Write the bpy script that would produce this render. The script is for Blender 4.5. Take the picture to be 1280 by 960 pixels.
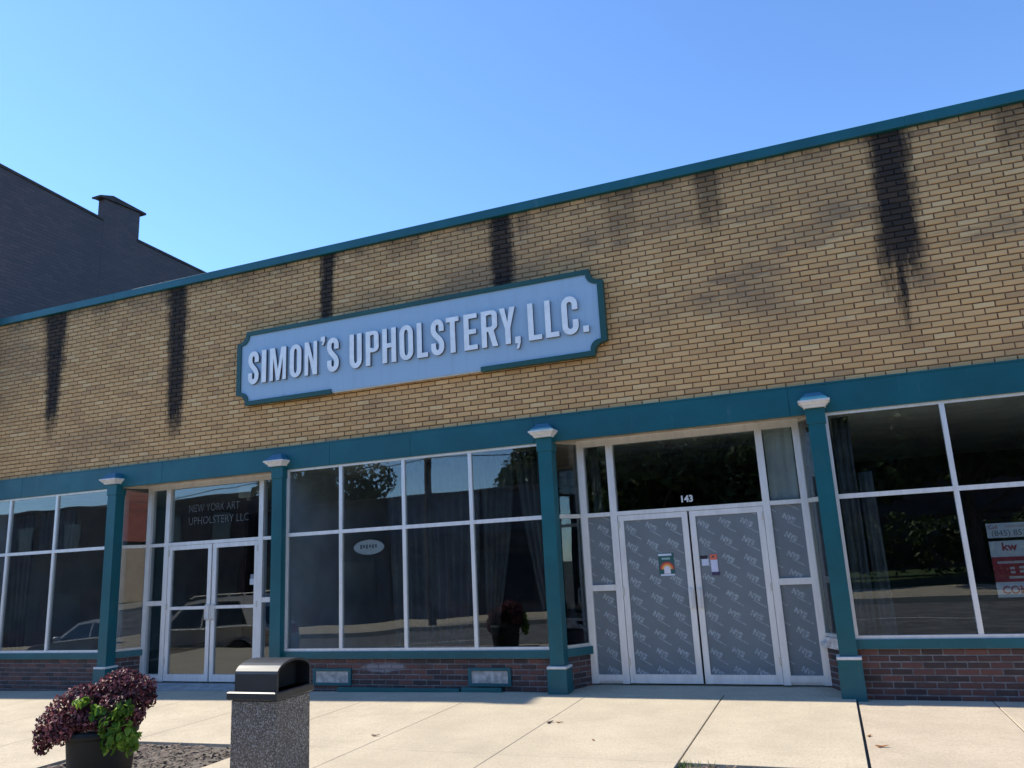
import bpy, math, random
import numpy as np
from mathutils import Matrix, Vector
random.seed(7); rng = np.random.default_rng(7)
R = math.radians
for o in list(bpy.data.objects): bpy.data.objects.remove(o)
sc = bpy.context.scene
COL = sc.collection

# ---------------------------------------------------------------- camera
YAW, PITCH, ROLL = -.3688, .2214, -.0509
CAM = (0.0, -9.116, 1.558)
fw = Vector((math.sin(YAW)*math.cos(PITCH), math.cos(YAW)*math.cos(PITCH), math.sin(PITCH)))
rt = Vector((math.cos(YAW), -math.sin(YAW), 0)); up = rt.cross(fw)
rt2 = math.cos(ROLL)*rt + math.sin(ROLL)*up; up2 = -math.sin(ROLL)*rt + math.cos(ROLL)*up
cd = bpy.data.cameras.new('camera'); cam = bpy.data.objects.new('camera', cd); COL.objects.link(cam)
cd.sensor_width = 36; cd.lens = 966.96/1280*36; cd.clip_start = .05; cd.clip_end = 3000
m = Matrix((rt2, up2, -fw)).transposed().to_4x4(); m.translation = CAM; cam.matrix_world = m
sc.camera = cam
# ---------------------------------------------------------------- sky, sun, exposure
SUN_EL, SUN_BEHIND = 42.0, 2.0          # the sun stands left along the street, a little behind the facade
sdir = Vector((-math.cos(R(SUN_EL))*math.cos(R(SUN_BEHIND)), math.cos(R(SUN_EL))*math.sin(R(SUN_BEHIND)), math.sin(R(SUN_EL))))
w = bpy.data.worlds.new('World'); sc.world = w; w.use_nodes = True
nt = w.node_tree; nt.nodes.clear()
sky = nt.nodes.new('ShaderNodeTexSky'); sky.sky_type = 'NISHITA'; sky.sun_disc = False
sky.sun_elevation = R(SUN_EL); sky.sun_rotation = math.atan2(sdir.x, sdir.y)
sky.altitude = 50; sky.air_density = 1.0; sky.dust_density = 0.05; sky.ozone_density = 9.0
bg = nt.nodes.new('ShaderNodeBackground'); bg.inputs['Strength'].default_value = .122
wo = nt.nodes.new('ShaderNodeOutputWorld')
nt.links.new(sky.outputs[0], bg.inputs[0]); nt.links.new(bg.outputs[0], wo.inputs[0])
sl = bpy.data.lights.new('sun', 'SUN'); sl.energy = 3.3; sl.angle = R(.53); sl.color = (1, .92, .79)
so = bpy.data.objects.new('sun', sl); COL.objects.link(so); so.location = (-30, 5, 30)
so.rotation_euler = sdir.to_track_quat('Z', 'Y').to_euler()
sc.view_settings.view_transform = 'Standard'; sc.view_settings.look = 'None'
sc.view_settings.exposure = 1.28; sc.view_settings.gamma = 1.0; sc.view_settings.use_curve_mapping = False
sc.cycles.max_bounces = 10; sc.cycles.transparent_max_bounces = 16; sc.cycles.sample_clamp_indirect = 6

# ---------------------------------------------------------------- node helper
class N:
    """socket wrapper with arithmetic"""
    def __init__(s, t, k): s.t, s.k = t, k
    def _op(s, op, *a, clamp=False):
        n = s.t.nodes.new('ShaderNodeMath'); n.operation = op; n.use_clamp = clamp
        for i, v in enumerate((s,)+a):
            if isinstance(v, N): s.t.links.new(v.k, n.inputs[i])
            else: n.inputs[i].default_value = v
        return N(s.t, n.outputs[0])
    def __add__(s, o): return s._op('ADD', o)
    def __sub__(s, o): return s._op('SUBTRACT', o)
    def __mul__(s, o): return s._op('MULTIPLY', o)
    def __truediv__(s, o): return s._op('DIVIDE', o)
    def abs(s): return s._op('ABSOLUTE')
    def floor(s): return s._op('FLOOR')
    def pow(s, o): return s._op('POWER', o)
    def max(s, o): return s._op('MAXIMUM', o)
    def clamp(s): return s._op('ADD', 0.0, clamp=True)
    def ss(s, a, b):                                   # smoothstep from a to b
        n = s.t.nodes.new('ShaderNodeMapRange'); n.interpolation_type = 'SMOOTHSTEP'
        s.t.links.new(s.k, n.inputs[0])
        inv = a > b
        n.inputs[1].default_value, n.inputs[2].default_value = (b, a) if inv else (a, b)
        n.inputs[3].default_value, n.inputs[4].default_value = (1, 0) if inv else (0, 1)
        return N(s.t, n.outputs[0])
class MT:
    def __init__(s, name, rough=.6, metal=0, spec=.5):
        s.m = bpy.data.materials.new(name); s.m.use_nodes = True; s.t = s.m.node_tree
        s.b = s.t.nodes['Principled BSDF']; s.b.inputs['Roughness'].default_value = rough
        s.b.inputs['Metallic'].default_value = metal; s.b.inputs['Specular IOR Level'].default_value = spec
    def pos(s, obj=False):
        if obj: n = s.t.nodes.new('ShaderNodeTexCoord'); return n.outputs['Object']
        n = s.t.nodes.new('ShaderNodeNewGeometry'); return n.outputs['Position']
    def xyz(s, obj=False):
        n = s.t.nodes.new('ShaderNodeSeparateXYZ'); s.t.links.new(s.pos(obj), n.inputs[0])
        return [N(s.t, n.outputs[i]) for i in range(3)]
    def vec(s, x, y, z):
        n = s.t.nodes.new('ShaderNodeCombineXYZ')
        for i, v in enumerate((x, y, z)):
            if isinstance(v, N): s.t.links.new(v.k, n.inputs[i])
            else: n.inputs[i].default_value = v
        return n.outputs[0]
    def noise(s, scale, detail=4, rough=.6, v=None, obj=False, vscale=None):
        n = s.t.nodes.new('ShaderNodeTexNoise'); n.inputs['Scale'].default_value = scale
        n.inputs['Detail'].default_value = detail; n.inputs['Roughness'].default_value = rough
        v = v or s.pos(obj)
        if vscale:
            mp = s.t.nodes.new('ShaderNodeMapping'); mp.inputs['Scale'].default_value = vscale
            s.t.links.new(v, mp.inputs[0]); v = mp.outputs[0]
        s.t.links.new(v, n.inputs['Vector']); return N(s.t, n.outputs[0])
    def white(s, v):
        n = s.t.nodes.new('ShaderNodeTexWhiteNoise'); n.noise_dimensions = '3D'
        s.t.links.new(v, n.inputs['Vector']); return N(s.t, n.outputs[0])
    def vor(s, scale, out='Distance', obj=False, feature='F1'):
        n = s.t.nodes.new('ShaderNodeTexVoronoi'); n.inputs['Scale'].default_value = scale; n.feature = feature
        s.t.links.new(s.pos(obj), n.inputs['Vector'])
        return N(s.t, n.outputs[out]) if out == 'Distance' else n.outputs[out]
    def rgb(s, c):
        n = s.t.nodes.new('ShaderNodeRGB'); n.outputs[0].default_value = (*c, 1); return n.outputs[0]
    def mix(s, f, a, b):
        n = s.t.nodes.new('ShaderNodeMix'); n.data_type = 'RGBA'
        if isinstance(f, N): s.t.links.new(f.k, n.inputs[0])
        else: n.inputs[0].default_value = f
        for k, c in ((6, a), (7, b)):
            if isinstance(c, tuple): n.inputs[k].default_value = (*c, 1)
            else: s.t.links.new(c, n.inputs[k])
        return n.outputs[2]
    def color(s, c):
        if isinstance(c, tuple): s.b.inputs['Base Color'].default_value = (*c, 1)
        else: s.t.links.new(c, s.b.inputs['Base Color'])
        return s
    def rough(s, n): s.t.links.new(n.clamp().k, s.b.inputs['Roughness']); return s
    def bump(s, h, dist=.01, strength=1):
        n = s.t.nodes.new('ShaderNodeBump'); n.inputs['Distance'].default_value = dist; n.inputs['Strength'].default_value = strength
        s.t.links.new(h.k, n.inputs['Height']); s.t.links.new(n.outputs[0], s.b.inputs['Normal']); return s
def simple(name, c, rough=.6, var=.15, scale=6, metal=0, bump=0, bscale=60, spec=.5, dark=None):
    M = MT(name, rough, metal, spec)
    if var:
        f = M.noise(scale, 5)
        d = dark or tuple(x*(1-var*1.6) for x in c)
        M.color(M.mix(f.ss(.3, .7), d, tuple(min(1, x*(1+var*.5)) for x in c)))
    else: M.color(c)
    if bump: M.bump(M.noise(bscale, 3), bump)
    return M.m

# ---------------------------------------------------------------- materials
BP, BC, BZ0 = .206, .0675, 3.275         # yellow brick pitch, course, first bed
DP, DC = .197, .0634                     # dark base brick
STAINS = [(-11.95, .25, -11.88, .10, 3.95, 1), (-9.23, .19, -9.18, .13, 3.65, 1), (-6.36, .11, -6.40, .10, 4.6, 1),
          (-3.57, .15, -3.59, .14, 4.6, 1), (-.80, .14, -.82, .10, 5.25, .6), (1.23, .19, 1.15, .20, 4.25, 1),
          (1.14, .07, 1.125, .035, 3.75, .95), (-1.93, .2, -1.9, .15, 5.35, .32), (2.55, .22, 2.5, .2, 5.5, .5), (-3.25, .10, -3.25, .05, 5.75, .5),
          (-10.9, .3, -10.9, .1, 5.7, .3), (-7.9, .35, -7.9, .2, 5.75, .25), (-5.1, .3, -5.1, .1, 5.7, .25), (4.1, .2, 4.1, .1, 4.6, .8)]
def stain_mask(M, x, z, rnd):
    wob = M.noise(7, 4, vscale=(1, 1, .25)) - .5
    fine = M.noise(30, 3, .7, vscale=(1, 1, .10)) - .5
    tot = None
    for xt, ht, xb, hb, zb, st in STAINS:
        k = ((z - zb)/(6.12 - zb)).clamp()
        xc = k*(xt-xb) + xb; hw = (k*(ht-hb) + hb)*1.22
        d = ((x - xc) + wob*.16 + fine*.14).abs()/hw + (rnd - .5)*.22
        mk = d.ss(1.3, .5)*((z + wob*.9 + fine*.5) - (zb-.15)).ss(0, .6)*st
        tot = mk if tot is None else tot.max(mk)
    return tot
def yellow_mat(mortar):
    M = MT('mortar_joint' if mortar else 'yellow_brick', .85, spec=.3)
    x, y, z = M.xyz()
    row = ((z - BZ0)/BC).floor(); off = row - (row/2).floor()*2
    cell = M.vec(((x + off*(BP/2))/BP).floor(), row, 3.3)
    rnd = M.white(cell)
    big = M.noise(.55, 4, .65, vscale=(.6, 1, 1.5)); med = M.noise(3.2, 5, .7)
    if mortar:
        c = M.mix(med.ss(.35, .65), (.18, .115, .072), (.31, .20, .118))
    else:
        c = M.mix(rnd.ss(.05, .95), (.63, .365, .150), (.74, .45, .195))
        c = M.mix((rnd - .93).ss(0, .02)*.6, c, (.80, .55, .27))
        c = M.mix(((rnd*-1) + .09).ss(0, .02)*.6, c, (.50, .29, .14))
        c = M.mix(med.ss(.45, .75)*.35, c, (.54, .33, .165))
        M.bump(M.noise(55, 3), .002)
    # grime: heavier high on the wall and in broad weathered patches
    band = ((z - 4.95).abs()*-1 + 1.0).ss(0, .8)*(x + 7.5).ss(0, 5)
    gr = ((z - 4.3)/2.2).clamp()*.45 + (big.ss(.47, .66))*(band*.75 + .45) + (M.noise(2.1, 5, .7, vscale=(.35, 1, 1.6)) - .52).ss(0, .10)*band*.6
    c = M.mix((gr*(med*.8 + .6)).clamp()*.84, c, (.30, .20, .118))
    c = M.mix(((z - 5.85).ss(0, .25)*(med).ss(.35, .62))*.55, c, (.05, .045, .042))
    st = stain_mask(M, x, z, rnd)
    c = M.mix((st*(rnd*.10 + .93)).clamp()*.965, c, (.012, .012, .014))
    M.color(c); return M.m
M_YB, M_YM = yellow_mat(False), yellow_mat(True)
def dark_brick():
    M = MT('dark_red_brick', .6, spec=.4); x, y, z = M.xyz()
    ob = M.t.nodes.new('ShaderNodeObjectInfo'); r = N(M.t, ob.outputs['Random'])
    c = M.mix(r.ss(.1, .9), (.042, .026, .026), (.115, .047, .039))
    c = M.mix((r - .8).ss(0, .1)*.5, c, (.17, .065, .045))
    c = M.mix(M.noise(9, 5).ss(.5, .75)*.4, c, (.10, .085, .08))
    # whitish patch of lime bloom on the middle wall
    px = ((x + 5.5)/.40).pow(2) + ((z - .275)/.075).pow(2) + M.noise(11, 4)*1.4
    c = M.mix(px.ss(1.6, 1.0)*.6, c, (.33, .31, .32))
    M.color(c).bump(M.noise(60, 3), .002); return M.m
M_DB = dark_brick()
M_DM = simple('pale_mortar', (.20, .195, .195), .9, .25, 8, bump=.002)
def teal(name, c):
    M = MT(name, .42, spec=.45); f = M.noise(1.1, 5, .65); g = M.noise(9, 4, .7, vscale=(1, 1, .15))
    k = M.mix(f.ss(.3, .7), tuple(x*.82 for x in c), tuple(x*1.12 for x in c))
    k = M.mix((g - .62).ss(0, .12)*.22, k, (.16, .22, .24))
    M.color(k).rough(M.noise(5, 3)*.25 + .30).bump(M.noise(20, 3), .0015); return M.m
M_TEAL = teal('teal_paint', (.003, .098, .118))
M_TEALB = teal('blue_teal_paint', (.02, .14, .22))
M_GREEN = teal('dark_green_paint', (.012, .075, .062))
M_WHITE = simple('white_paint', (.72, .70, .66), .45, .10, 12)
def alu(name, c):
    M = MT(name, .38, metal=.25); f = M.noise(4, 5, .7, vscale=(3, 3, .6))
    M.color(M.mix(f.ss(.35, .75)*.6, c, tuple(x*.72 for x in c))).rough(M.noise(8, 3)*.3 + .25); return M.m
M_ALU = alu('pale_aluminium', (.80, .79, .76)); M_ALU2 = alu('dull_aluminium', (.60, .57, .50))
M_BEIGE = simple('beige_soffit', (.46, .37, .28), .7, .2, 5)
M_HANDLE = alu('brushed_handle', (.78, .77, .74))
def glass(name, tint, base):
    m_ = bpy.data.materials.new(name); m_.use_nodes = True; t = m_.node_tree; t.nodes.clear()
    o = t.nodes.new('ShaderNodeOutputMaterial'); mx = t.nodes.new('ShaderNodeMixShader')
    tr = t.nodes.new('ShaderNodeBsdfTransparent'); tr.inputs[0].default_value = (*tint, 1)
    gl = t.nodes.new('ShaderNodeBsdfGlossy'); gl.inputs['Roughness'].default_value = 0.0; gl.inputs[0].default_value = (.92, .96, 1, 1)
    lw = t.nodes.new('ShaderNodeLayerWeight'); lw.inputs[0].default_value = .5
    f = N(t, lw.outputs['Facing']).pow(5)*(1-base) + base
    nz = t.nodes.new('ShaderNodeTexNoise'); nz.inputs['Scale'].default_value = .8; nz.inputs['Detail'].default_value = 1
    g = t.nodes.new('ShaderNodeNewGeometry'); t.links.new(g.outputs['Position'], nz.inputs['Vector'])
    b = t.nodes.new('ShaderNodeBump'); b.inputs['Distance'].default_value = .0035; t.links.new(nz.outputs[0], b.inputs['Height'])
    t.links.new(b.outputs[0], gl.inputs['Normal'])
    t.links.new(f.k, mx.inputs[0]); t.links.new(tr.outputs[0], mx.inputs[1]); t.links.new(gl.outputs[0], mx.inputs[2])
    t.links.new(mx.outputs[0], o.inputs[0]); return m_
M_GLASS = glass('window_glass', (.78, .83, .85), .075)
def concrete(name, c, obj=False):
    M = MT(name, .9, spec=.25)
    ob = M.t.nodes.new('ShaderNodeObjectInfo'); r = N(M.t, ob.outputs['Random'])
    a = M.noise(1.3, 6, .7); b = M.noise(38, 4, .75); s = M.vor(130)
    k = M.mix(a.ss(.3, .72), tuple(x*.84 for x in c), tuple(x*1.06 for x in c))
    k = M.mix(b.ss(.42, .72)*.62, k, tuple(x*.60 for x in c))
    k = M.mix((M.noise(110, 3, .7) - .52).ss(0, .14)*.5, k, tuple(x*.55 for x in c)); k = M.mix((M.noise(95, 2, .6) - .60).ss(0, .08)*.5, k, tuple(min(.8, x*1.35) for x in c))
    k = M.mix(M.noise(.9, 6, .75).ss(.52, .72)*.36, k, tuple(x*.6 for x in c))
    k = M.mix((M.noise(190, 2, .5) - .62).ss(0, .06)*.65, k, (.16, .14, .12))
    k = M.mix(r*.16, k, tuple(x*.72 for x in c))
    M.color(k).bump(b*.6 + M.noise(170, 2)*.4, .004); return M.m
M_CONC = concrete('sidewalk_concrete', (.535, .46, .338))
M_CONCP = concrete('pinkish_concrete', (.535, .45, .338))
M_THR = simple('threshold_concrete', (.36, .36, .35), .9, .15, 7, bump=.002)
M_DIRT = simple('joint_dirt', (.13, .11, .088), .95, .3, 20, bump=.004)
def mulch():
    M = MT('bark_mulch', .95); v = M.vor(34, 'Color'); s = M.t.nodes.new('ShaderNodeSeparateColor'); M.t.links.new(v, s.inputs[0])
    r = N(M.t, s.outputs[0]); M.color(M.mix(r, (.045, .032, .025), (.21, .165, .13))); M.bump(M.noise(30, 4), .03); return M.m
M_MULCH = mulch()
M_ASPH = simple('asphalt', (.15, .145, .135), .9, .3, 2.5, bump=.006, bscale=90)
M_LINE = simple('road_paint', (.62, .60, .54), .8, .25, 8)
M_GROUND = simple('open_ground', (.10, .11, .06), .95, .3, .2)
M_INT = simple('interior_plaster', (.56, .59, .62), .9, .12, 2)
M_CEIL = simple('ceiling_tile', (.62, .60, .56), .9, .12, 2)
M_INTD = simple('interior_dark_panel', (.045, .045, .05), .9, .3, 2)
M_FLOOR = simple('interior_floor', (.07, .06, .055), .5, .3, 2)
M_CURT = simple('grey_curtain_cloth', (.105, .11, .115), .95, .2, 4)
M_CURTB = simple('beige_curtain_cloth', (.42, .38, .30), .95, .15, 3)
M_CURTP = simple('pale_cloth', (.66, .64, .56), .95, .1, 3)
M_CURTD = simple('olive_curtain_cloth', (.085, .088, .08), .95, .2, 4)
M_WRAP = simple('slate_window_wrap', (.155, .185, .20), .55, .06, 3)
M_PRINT = simple('pale_print', (.33, .38, .40), .6, .25, 30)
def aggregate():
    M = MT('exposed_aggregate', .85); v = M.vor(150, 'Color'); s = M.t.nodes.new('ShaderNodeSeparateColor'); M.t.links.new(v, s.inputs[0])
    r = N(M.t, s.outputs[0]); c = M.mix(r.ss(.1, .9), (.12, .10, .08), (.30, .255, .20))
    c = M.mix((N(M.t, s.outputs[1]) - .86).ss(0, .02), c, (.55, .50, .45)); c = M.mix(M.noise(3, 4).ss(.5, .8)*.3, c, (.10, .07, .055))
    M.color(c).bump(M.vor(150), -.008); return M.m
M_AGG = aggregate()
M_BLACK = simple('black_enamel', (.022, .024, .027), .40, .2, 8, spec=.7)
M_BLACKIN = simple('hollow_shade_black', (.008, .008, .008), .9, 0)
M_POT = simple('black_planter_plastic', (.007, .010, .010), .6, .25, 6)
M_SOIL = simple('potting_soil', (.03, .022, .017), .95, .3, 30, bump=.01)
def leafmat(name, c1, c2, trans=.35):
    M = MT(name, .5, spec=.3); ob = M.t.nodes.new('ShaderNodeAttribute'); ob.attribute_name = 'tone'
    r = N(M.t, ob.outputs['Fac']); M.color(M.mix(r, c1, c2))
    tr = M.t.nodes.new('ShaderNodeBsdfTranslucent'); ad = M.t.nodes.new('ShaderNodeMixShader'); ad.inputs[0].default_value = trans
    M.t.links.new(M.mix(r, c1, c2), tr.inputs[0]); out = M.t.nodes['Material Output']
    M.t.links.new(M.b.outputs[0], ad.inputs[1]); M.t.links.new(tr.outputs[0], ad.inputs[2]); M.t.links.new(ad.outputs[0], out.inputs[0]); return M.m
M_PURP = leafmat('purple_leaf', (.020, .008, .011), (.38, .13, .14), .2)  # pink upper tone stands in for sunlit highlights on the leaves
M_LIME = leafmat('green_vine_leaf', (.07, .16, .02), (.34, .52, .07), .4)
M_TREE = leafmat('tree_leaf', (.022, .045, .012), (.075, .115, .03), .25)
M_BARK = simple('bark', (.08, .06, .045), .95, .3, 12, bump=.02, bscale=20)
M_DRY = simple('dry_leaf_brown', (.28, .11, .03), .8, .2, 60)
M_DRYD = simple('dry_leaf_dark', (.06, .03, .03), .8, .2, 60)
M_WEED = simple('weed_green', (.14, .22, .03), .7, .2, 60)

# ---------------------------------------------------------------- mesh builder
class MB:
    def __init__(s): s.v, s.f, s.mi = [], [], []
    def add(s, vs, fs, mi=0):
        n = len(s.v); s.v += [tuple(p) for p in vs]; s.f += [tuple(i+n for i in q) for q in fs]; s.mi += [mi]*len(fs); return s
    def box(s, x0, x1, y0, y1, z0, z1, mi=0):
        vs = [(x0,y0,z0),(x1,y0,z0),(x1,y1,z0),(x0,y1,z0),(x0,y0,z1),(x1,y0,z1),(x1,y1,z1),(x0,y1,z1)]
        return s.add(vs, [(0,3,2,1),(4,5,6,7),(0,1,5,4),(1,2,6,5),(2,3,7,6),(3,0,4,7)], mi)
    def bevbox(s, x0, x1, y0, y1, z0, z1, b=.006, mi=0):
        """box with chamfered edges: three stacked rings"""
        b = min(b, (x1-x0)/3, (y1-y0)/3, (z1-z0)/3)
        rings = []
        for z, i in ((z0, b), (z0+b, 0), (z1-b, 0), (z1, b)):
            c = b if i == 0 else b*1.6
            X0, X1, Y0, Y1 = x0+i, x1-i, y0+i, y1-i
            rings.append([(X0+c,Y0,z),(X1-c,Y0,z),(X1,Y0+c,z),(X1,Y1-c,z),(X1-c,Y1,z),(X0+c,Y1,z),(X0,Y1-c,z),(X0,Y0+c,z)])
        vs = [p for r in rings for p in r]; fs = [tuple(range(7,-1,-1)), tuple(range(24,32))]
        for k in range(3):
            for j in range(8): fs.append((k*8+j, k*8+(j+1)%8, k*8+8+(j+1)%8, k*8+8+j))
        return s.add(vs, fs, mi)
    def rings(s, rings, mi=0, caps=True):
        n = len(rings[0]); vs = [p for r in rings for p in r]; fs = []
        for k in range(len(rings)-1):
            for j in range(n): fs.append((k*n+j, k*n+(j+1)%n, (k+1)*n+(j+1)%n, (k+1)*n+j))
        if caps: fs += [tuple(range(n-1,-1,-1)), tuple(range((len(rings)-1)*n, len(rings)*n))]
        return s.add(vs, fs, mi)
    def sq(s, cx, cy, levels, mi=0):                         # square column through (half width, z)
        return s.rings([[(cx-h,cy-h,z),(cx+h,cy-h,z),(cx+h,cy+h,z),(cx-h,cy+h,z)] for h, z in levels], mi)
    def lathe(s, cx, cy, prof, n=32, mi=0, caps=True):
        return s.rings([[(cx+r*math.cos(2*math.pi*j/n), cy+r*math.sin(2*math.pi*j/n), z) for j in range(n)] for r, z in prof], mi, caps)
    def tube(s, pts, rad, n=8, mi=0):
        pts = [Vector(p) for p in pts]; rs = []
        for i, p in enumerate(pts):
            d = (pts[min(i+1, len(pts)-1)] - pts[max(i-1, 0)]).normalized()
            a = d.cross(Vector((0,0,1)) if abs(d.z) < .9 else Vector((1,0,0))).normalized(); b = d.cross(a)
            r = rad[i] if isinstance(rad, (list, tuple)) else rad
            rs.append([tuple(p + (a*math.cos(2*math.pi*j/n) + b*math.sin(2*math.pi*j/n))*r) for j in range(n)])
        return s.rings(rs, mi)
    def prism_x(s, prof, x0, x1, mi=0):                      # (y,z) polygon extruded along x
        n = len(prof); vs = [(x0,y,z) for y,z in prof] + [(x1,y,z) for y,z in prof]
        fs = [tuple(range(n)), tuple(range(2*n-1, n-1, -1))] + [(j, n+j, n+(j+1)%n, (j+1)%n) for j in range(n)]
        return s.add(vs, fs, mi)
    def prism_z(s, poly, z0, z1, mi=0):
        n = len(poly); vs = [(x,y,z0) for x,y in poly] + [(x,y,z1) for x,y in poly]
        fs = [tuple(range(n-1,-1,-1)), tuple(range(n, 2*n))] + [(j, (j+1)%n, n+(j+1)%n, n+j) for j in range(n)]
        return s.add(vs, fs, mi)
    def prism_y(s, poly, y0, y1, mi=0):                      # (x,z) polygon extruded along y
        n = len(poly); vs = [(x,y0,z) for x,z in poly] + [(x,y1,z) for x,z in poly]
        fs = [tuple(range(n)), tuple(range(2*n-1, n-1, -1))] + [(j, n+j, n+(j+1)%n, (j+1)%n) for j in range(n)]
        return s.add(vs, fs, mi)
    def seg(s, p0, p1, y0, y1, z0, z1, mi=0):
        """box along plan segment p0->p1; y0,y1 = offsets to the inside of the segment"""
        d = Vector((p1[0]-p0[0], p1[1]-p0[1])).normalized(); n = Vector((-d.y, d.x))
        P = [Vector(p0)+n*y0, Vector(p1)+n*y0, Vector(p1)+n*y1, Vector(p0)+n*y1]
        return s.prism_z([(p.x, p.y) for p in P], z0, z1, mi)
    def build(s, name, mats, parent=None, smooth=False):
        off = woff(parent); me = bpy.data.meshes.new(name)
        v = np.array(s.v, float).reshape(-1, 3) - np.array(off)
        me.from_pydata(v.tolist(), [], s.f)
        mats = mats if isinstance(mats, (list, tuple)) else [mats]
        for m_ in mats: me.materials.append(m_)
        if len(mats) > 1: me.polygons.foreach_set('material_index', s.mi)
        if smooth: me.polygons.foreach_set('use_smooth', [True]*len(me.polygons))
        me.update(); return link(name, me, parent)
def woff(o):
    t = Vector((0, 0, 0))
    while o: t = t + o.location; o = o.parent
    return t
def link(name, me, parent=None, loc=(0, 0, 0), rz=0):
    o = bpy.data.objects.new(name, me); COL.objects.link(o); o.location = loc; o.rotation_euler.z = rz
    if parent: o.parent = parent
    return o
def tag(o, label=None, cat=None, group=None, kind=None):
    if label: o['label'] = label
    if cat: o['category'] = cat
    if group: o['group'] = group
    if kind: o['kind'] = kind
    return o
def empty(name, loc, label=None, cat=None, group=None):
    o = link(name, None, None, loc); o.empty_display_size = .2; return tag(o, label, cat, group)
def copy_tree(o, parent=None):
    c = o.copy(); COL.objects.link(c); c.parent = parent
    for ch in list(o.children): copy_tree(ch, c)
    return c
def curve_mesh(name, polys, depth, mats):
    """filled 2-D outlines (outer + holes) extruded; face 0 = front colour, 1 = sides"""
    cu = bpy.data.curves.new(name, 'CURVE'); cu.dimensions = '2D'; cu.fill_mode = 'BOTH'; cu.extrude = depth/2
    for p in polys:
        sp = cu.splines.new('POLY'); sp.points.add(len(p)-1); sp.use_cyclic_u = True
        for q, (a, b) in zip(sp.points, p): q.co = (a, b, 0, 1)
    return _conv(cu, name, mats)
def text_mesh(name, body, size, mats, depth=.002, sx=1.0, align='LEFT', offset=0.0):
    cu = bpy.data.curves.new(name, 'FONT'); cu.body = body; cu.size = size; cu.extrude = depth/2; cu.align_x = align; cu.offset = offset; cu.resolution_u = 3
    return _conv(cu, name, mats, sx)
def _conv(cu, name, mats, sx=1.0):
    ob = bpy.data.objects.new(name, cu); me = bpy.data.meshes.new_from_object(ob); me.name = name
    bpy.data.objects.remove(ob); bpy.data.curves.remove(cu)
    n = len(me.vertices); co = np.empty(n*3); me.vertices.foreach_get('co', co); co = co.reshape(-1, 3)
    new = np.stack([co[:, 0]*sx, -co[:, 2], co[:, 1]], 1)     # stand it up: text faces -y
    me.vertices.foreach_set('co', new.ravel()); me.materials.clear()
    for m_ in mats: me.materials.append(m_)
    me.update()
    me.polygons.foreach_set('material_index', [0 if (len(mats) == 1 or abs(p.normal.y) > .7) else 1 for p in me.polygons])
    me.update(); return me

# ---------------------------------------------------------------- ground
def zg(x): return 0.0 if x > -4 else -.011*(-4-x)
def zr(x): return -.17 + (.040*x if x < 0 else .006*x)
g = MB()
g.add([(-900,-900,-4),(900,-900,-4),(900,900,-4),(-900,900,-4)], [(0,1,2,3)])
tag(g.build('ground', M_GROUND), kind='structure')
def strip(name, xs, y0, y1, zf, thick, mat_):
    b = MB()
    for x0, x1 in zip(xs[:-1], xs[1:]):
        z0, z1 = zf(x0), zf(x1)
        b.add([(x0,y0,z0),(x1,y0,z1),(x1,y1,z1),(x0,y1,z0),(x0,y0,z0-thick),(x1,y0,z1-thick),(x1,y1,z1-thick),(x0,y1,z0-thick)],
              [(0,1,2,3),(4,7,6,5),(0,4,5,1),(2,6,7,3)])
    return tag(b.build(name, mat_), kind='structure')
XS = [-60, -40, -30, -20, -14, -8, -4, 0, 10, 30, 60]
road = strip('road', XS, -15.2, -5.06, zr, 1.0, M_ASPH)
strip('far_sidewalk', XS, -19.6, -15.0, lambda x: zr(x)+.15, 1.0, M_CONC)
b = MB()
for k in range(-9, 10):
    x0 = k*6; b.add([(x0,-10.55,zr(x0)+.004),(x0+3,-10.55,zr(x0+3)+.004),(x0+3,-10.43,zr(x0+3)+.004),(x0,-10.43,zr(x0)+.004)], [(0,1,2,3)])
tag(b.build('lane_marking', M_LINE), kind='structure')
# sidewalk bed and its slabs
side = strip('sidewalk', [-60, -30, -14, -8, -4, 0, 10, 60], -4.90, 1.2, lambda x: zg(x)-.030, .6, M_DIRT)
ke = MB()
for k in range(-20, 10):
    x0, x1 = k*3, k*3+2.99
    ke.prism_x([(-5.06, -1.5), (-4.90, -1.5), (-4.90, min(zg(x0), 1)), (-5.04, min(zg(x0), 1)-.005)], x0, x1)
tag(ke.build('kerb', M_CONC), kind='structure')
JX = [-13.6, -12.2, -10.8, -9.4, -8.05, -6.70, -5.36, -4.05, -2.74, -1.25, .08, 1.30, 2.62, 4.0, 5.4, 6.8]
def slab(x0, x1, y0, y1, dz=0, mat_=None, gap=.0017):
    h = .10; z = lambda x: zg(x)+dz; c = .003; b = MB()
    X0, X1, Y0, Y1 = x0+gap, x1-gap, y0+gap, y1-gap
    lo = [(X0,Y0,z(X0)-h),(X1,Y0,z(X1)-h),(X1,Y1,z(X1)-h),(X0,Y1,z(X0)-h)]
    mi = [(X0,Y0,z(X0)-c),(X1,Y0,z(X1)-c),(X1,Y1,z(X1)-c),(X0,Y1,z(X0)-c)]
    hi = [(X0+c,Y0+c,z(X0)),(X1-c,Y0+c,z(X1)),(X1-c,Y1-c,z(X1)),(X0+c,Y1-c,z(X0))]
    return b.rings([lo, mi, hi]).build('paving_slab', mat_ or M_CONC, side)
for a, c in zip(JX[:-1], JX[1:]):
    right = a > 0
    dz = -.022 if right else 0
    slab(a, c, -2.83, -.002, dz, M_CONCP if right else M_CONC, .010 if abs(a-.08) < .01 or abs(c-.08) < .01 else .0017)
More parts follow.
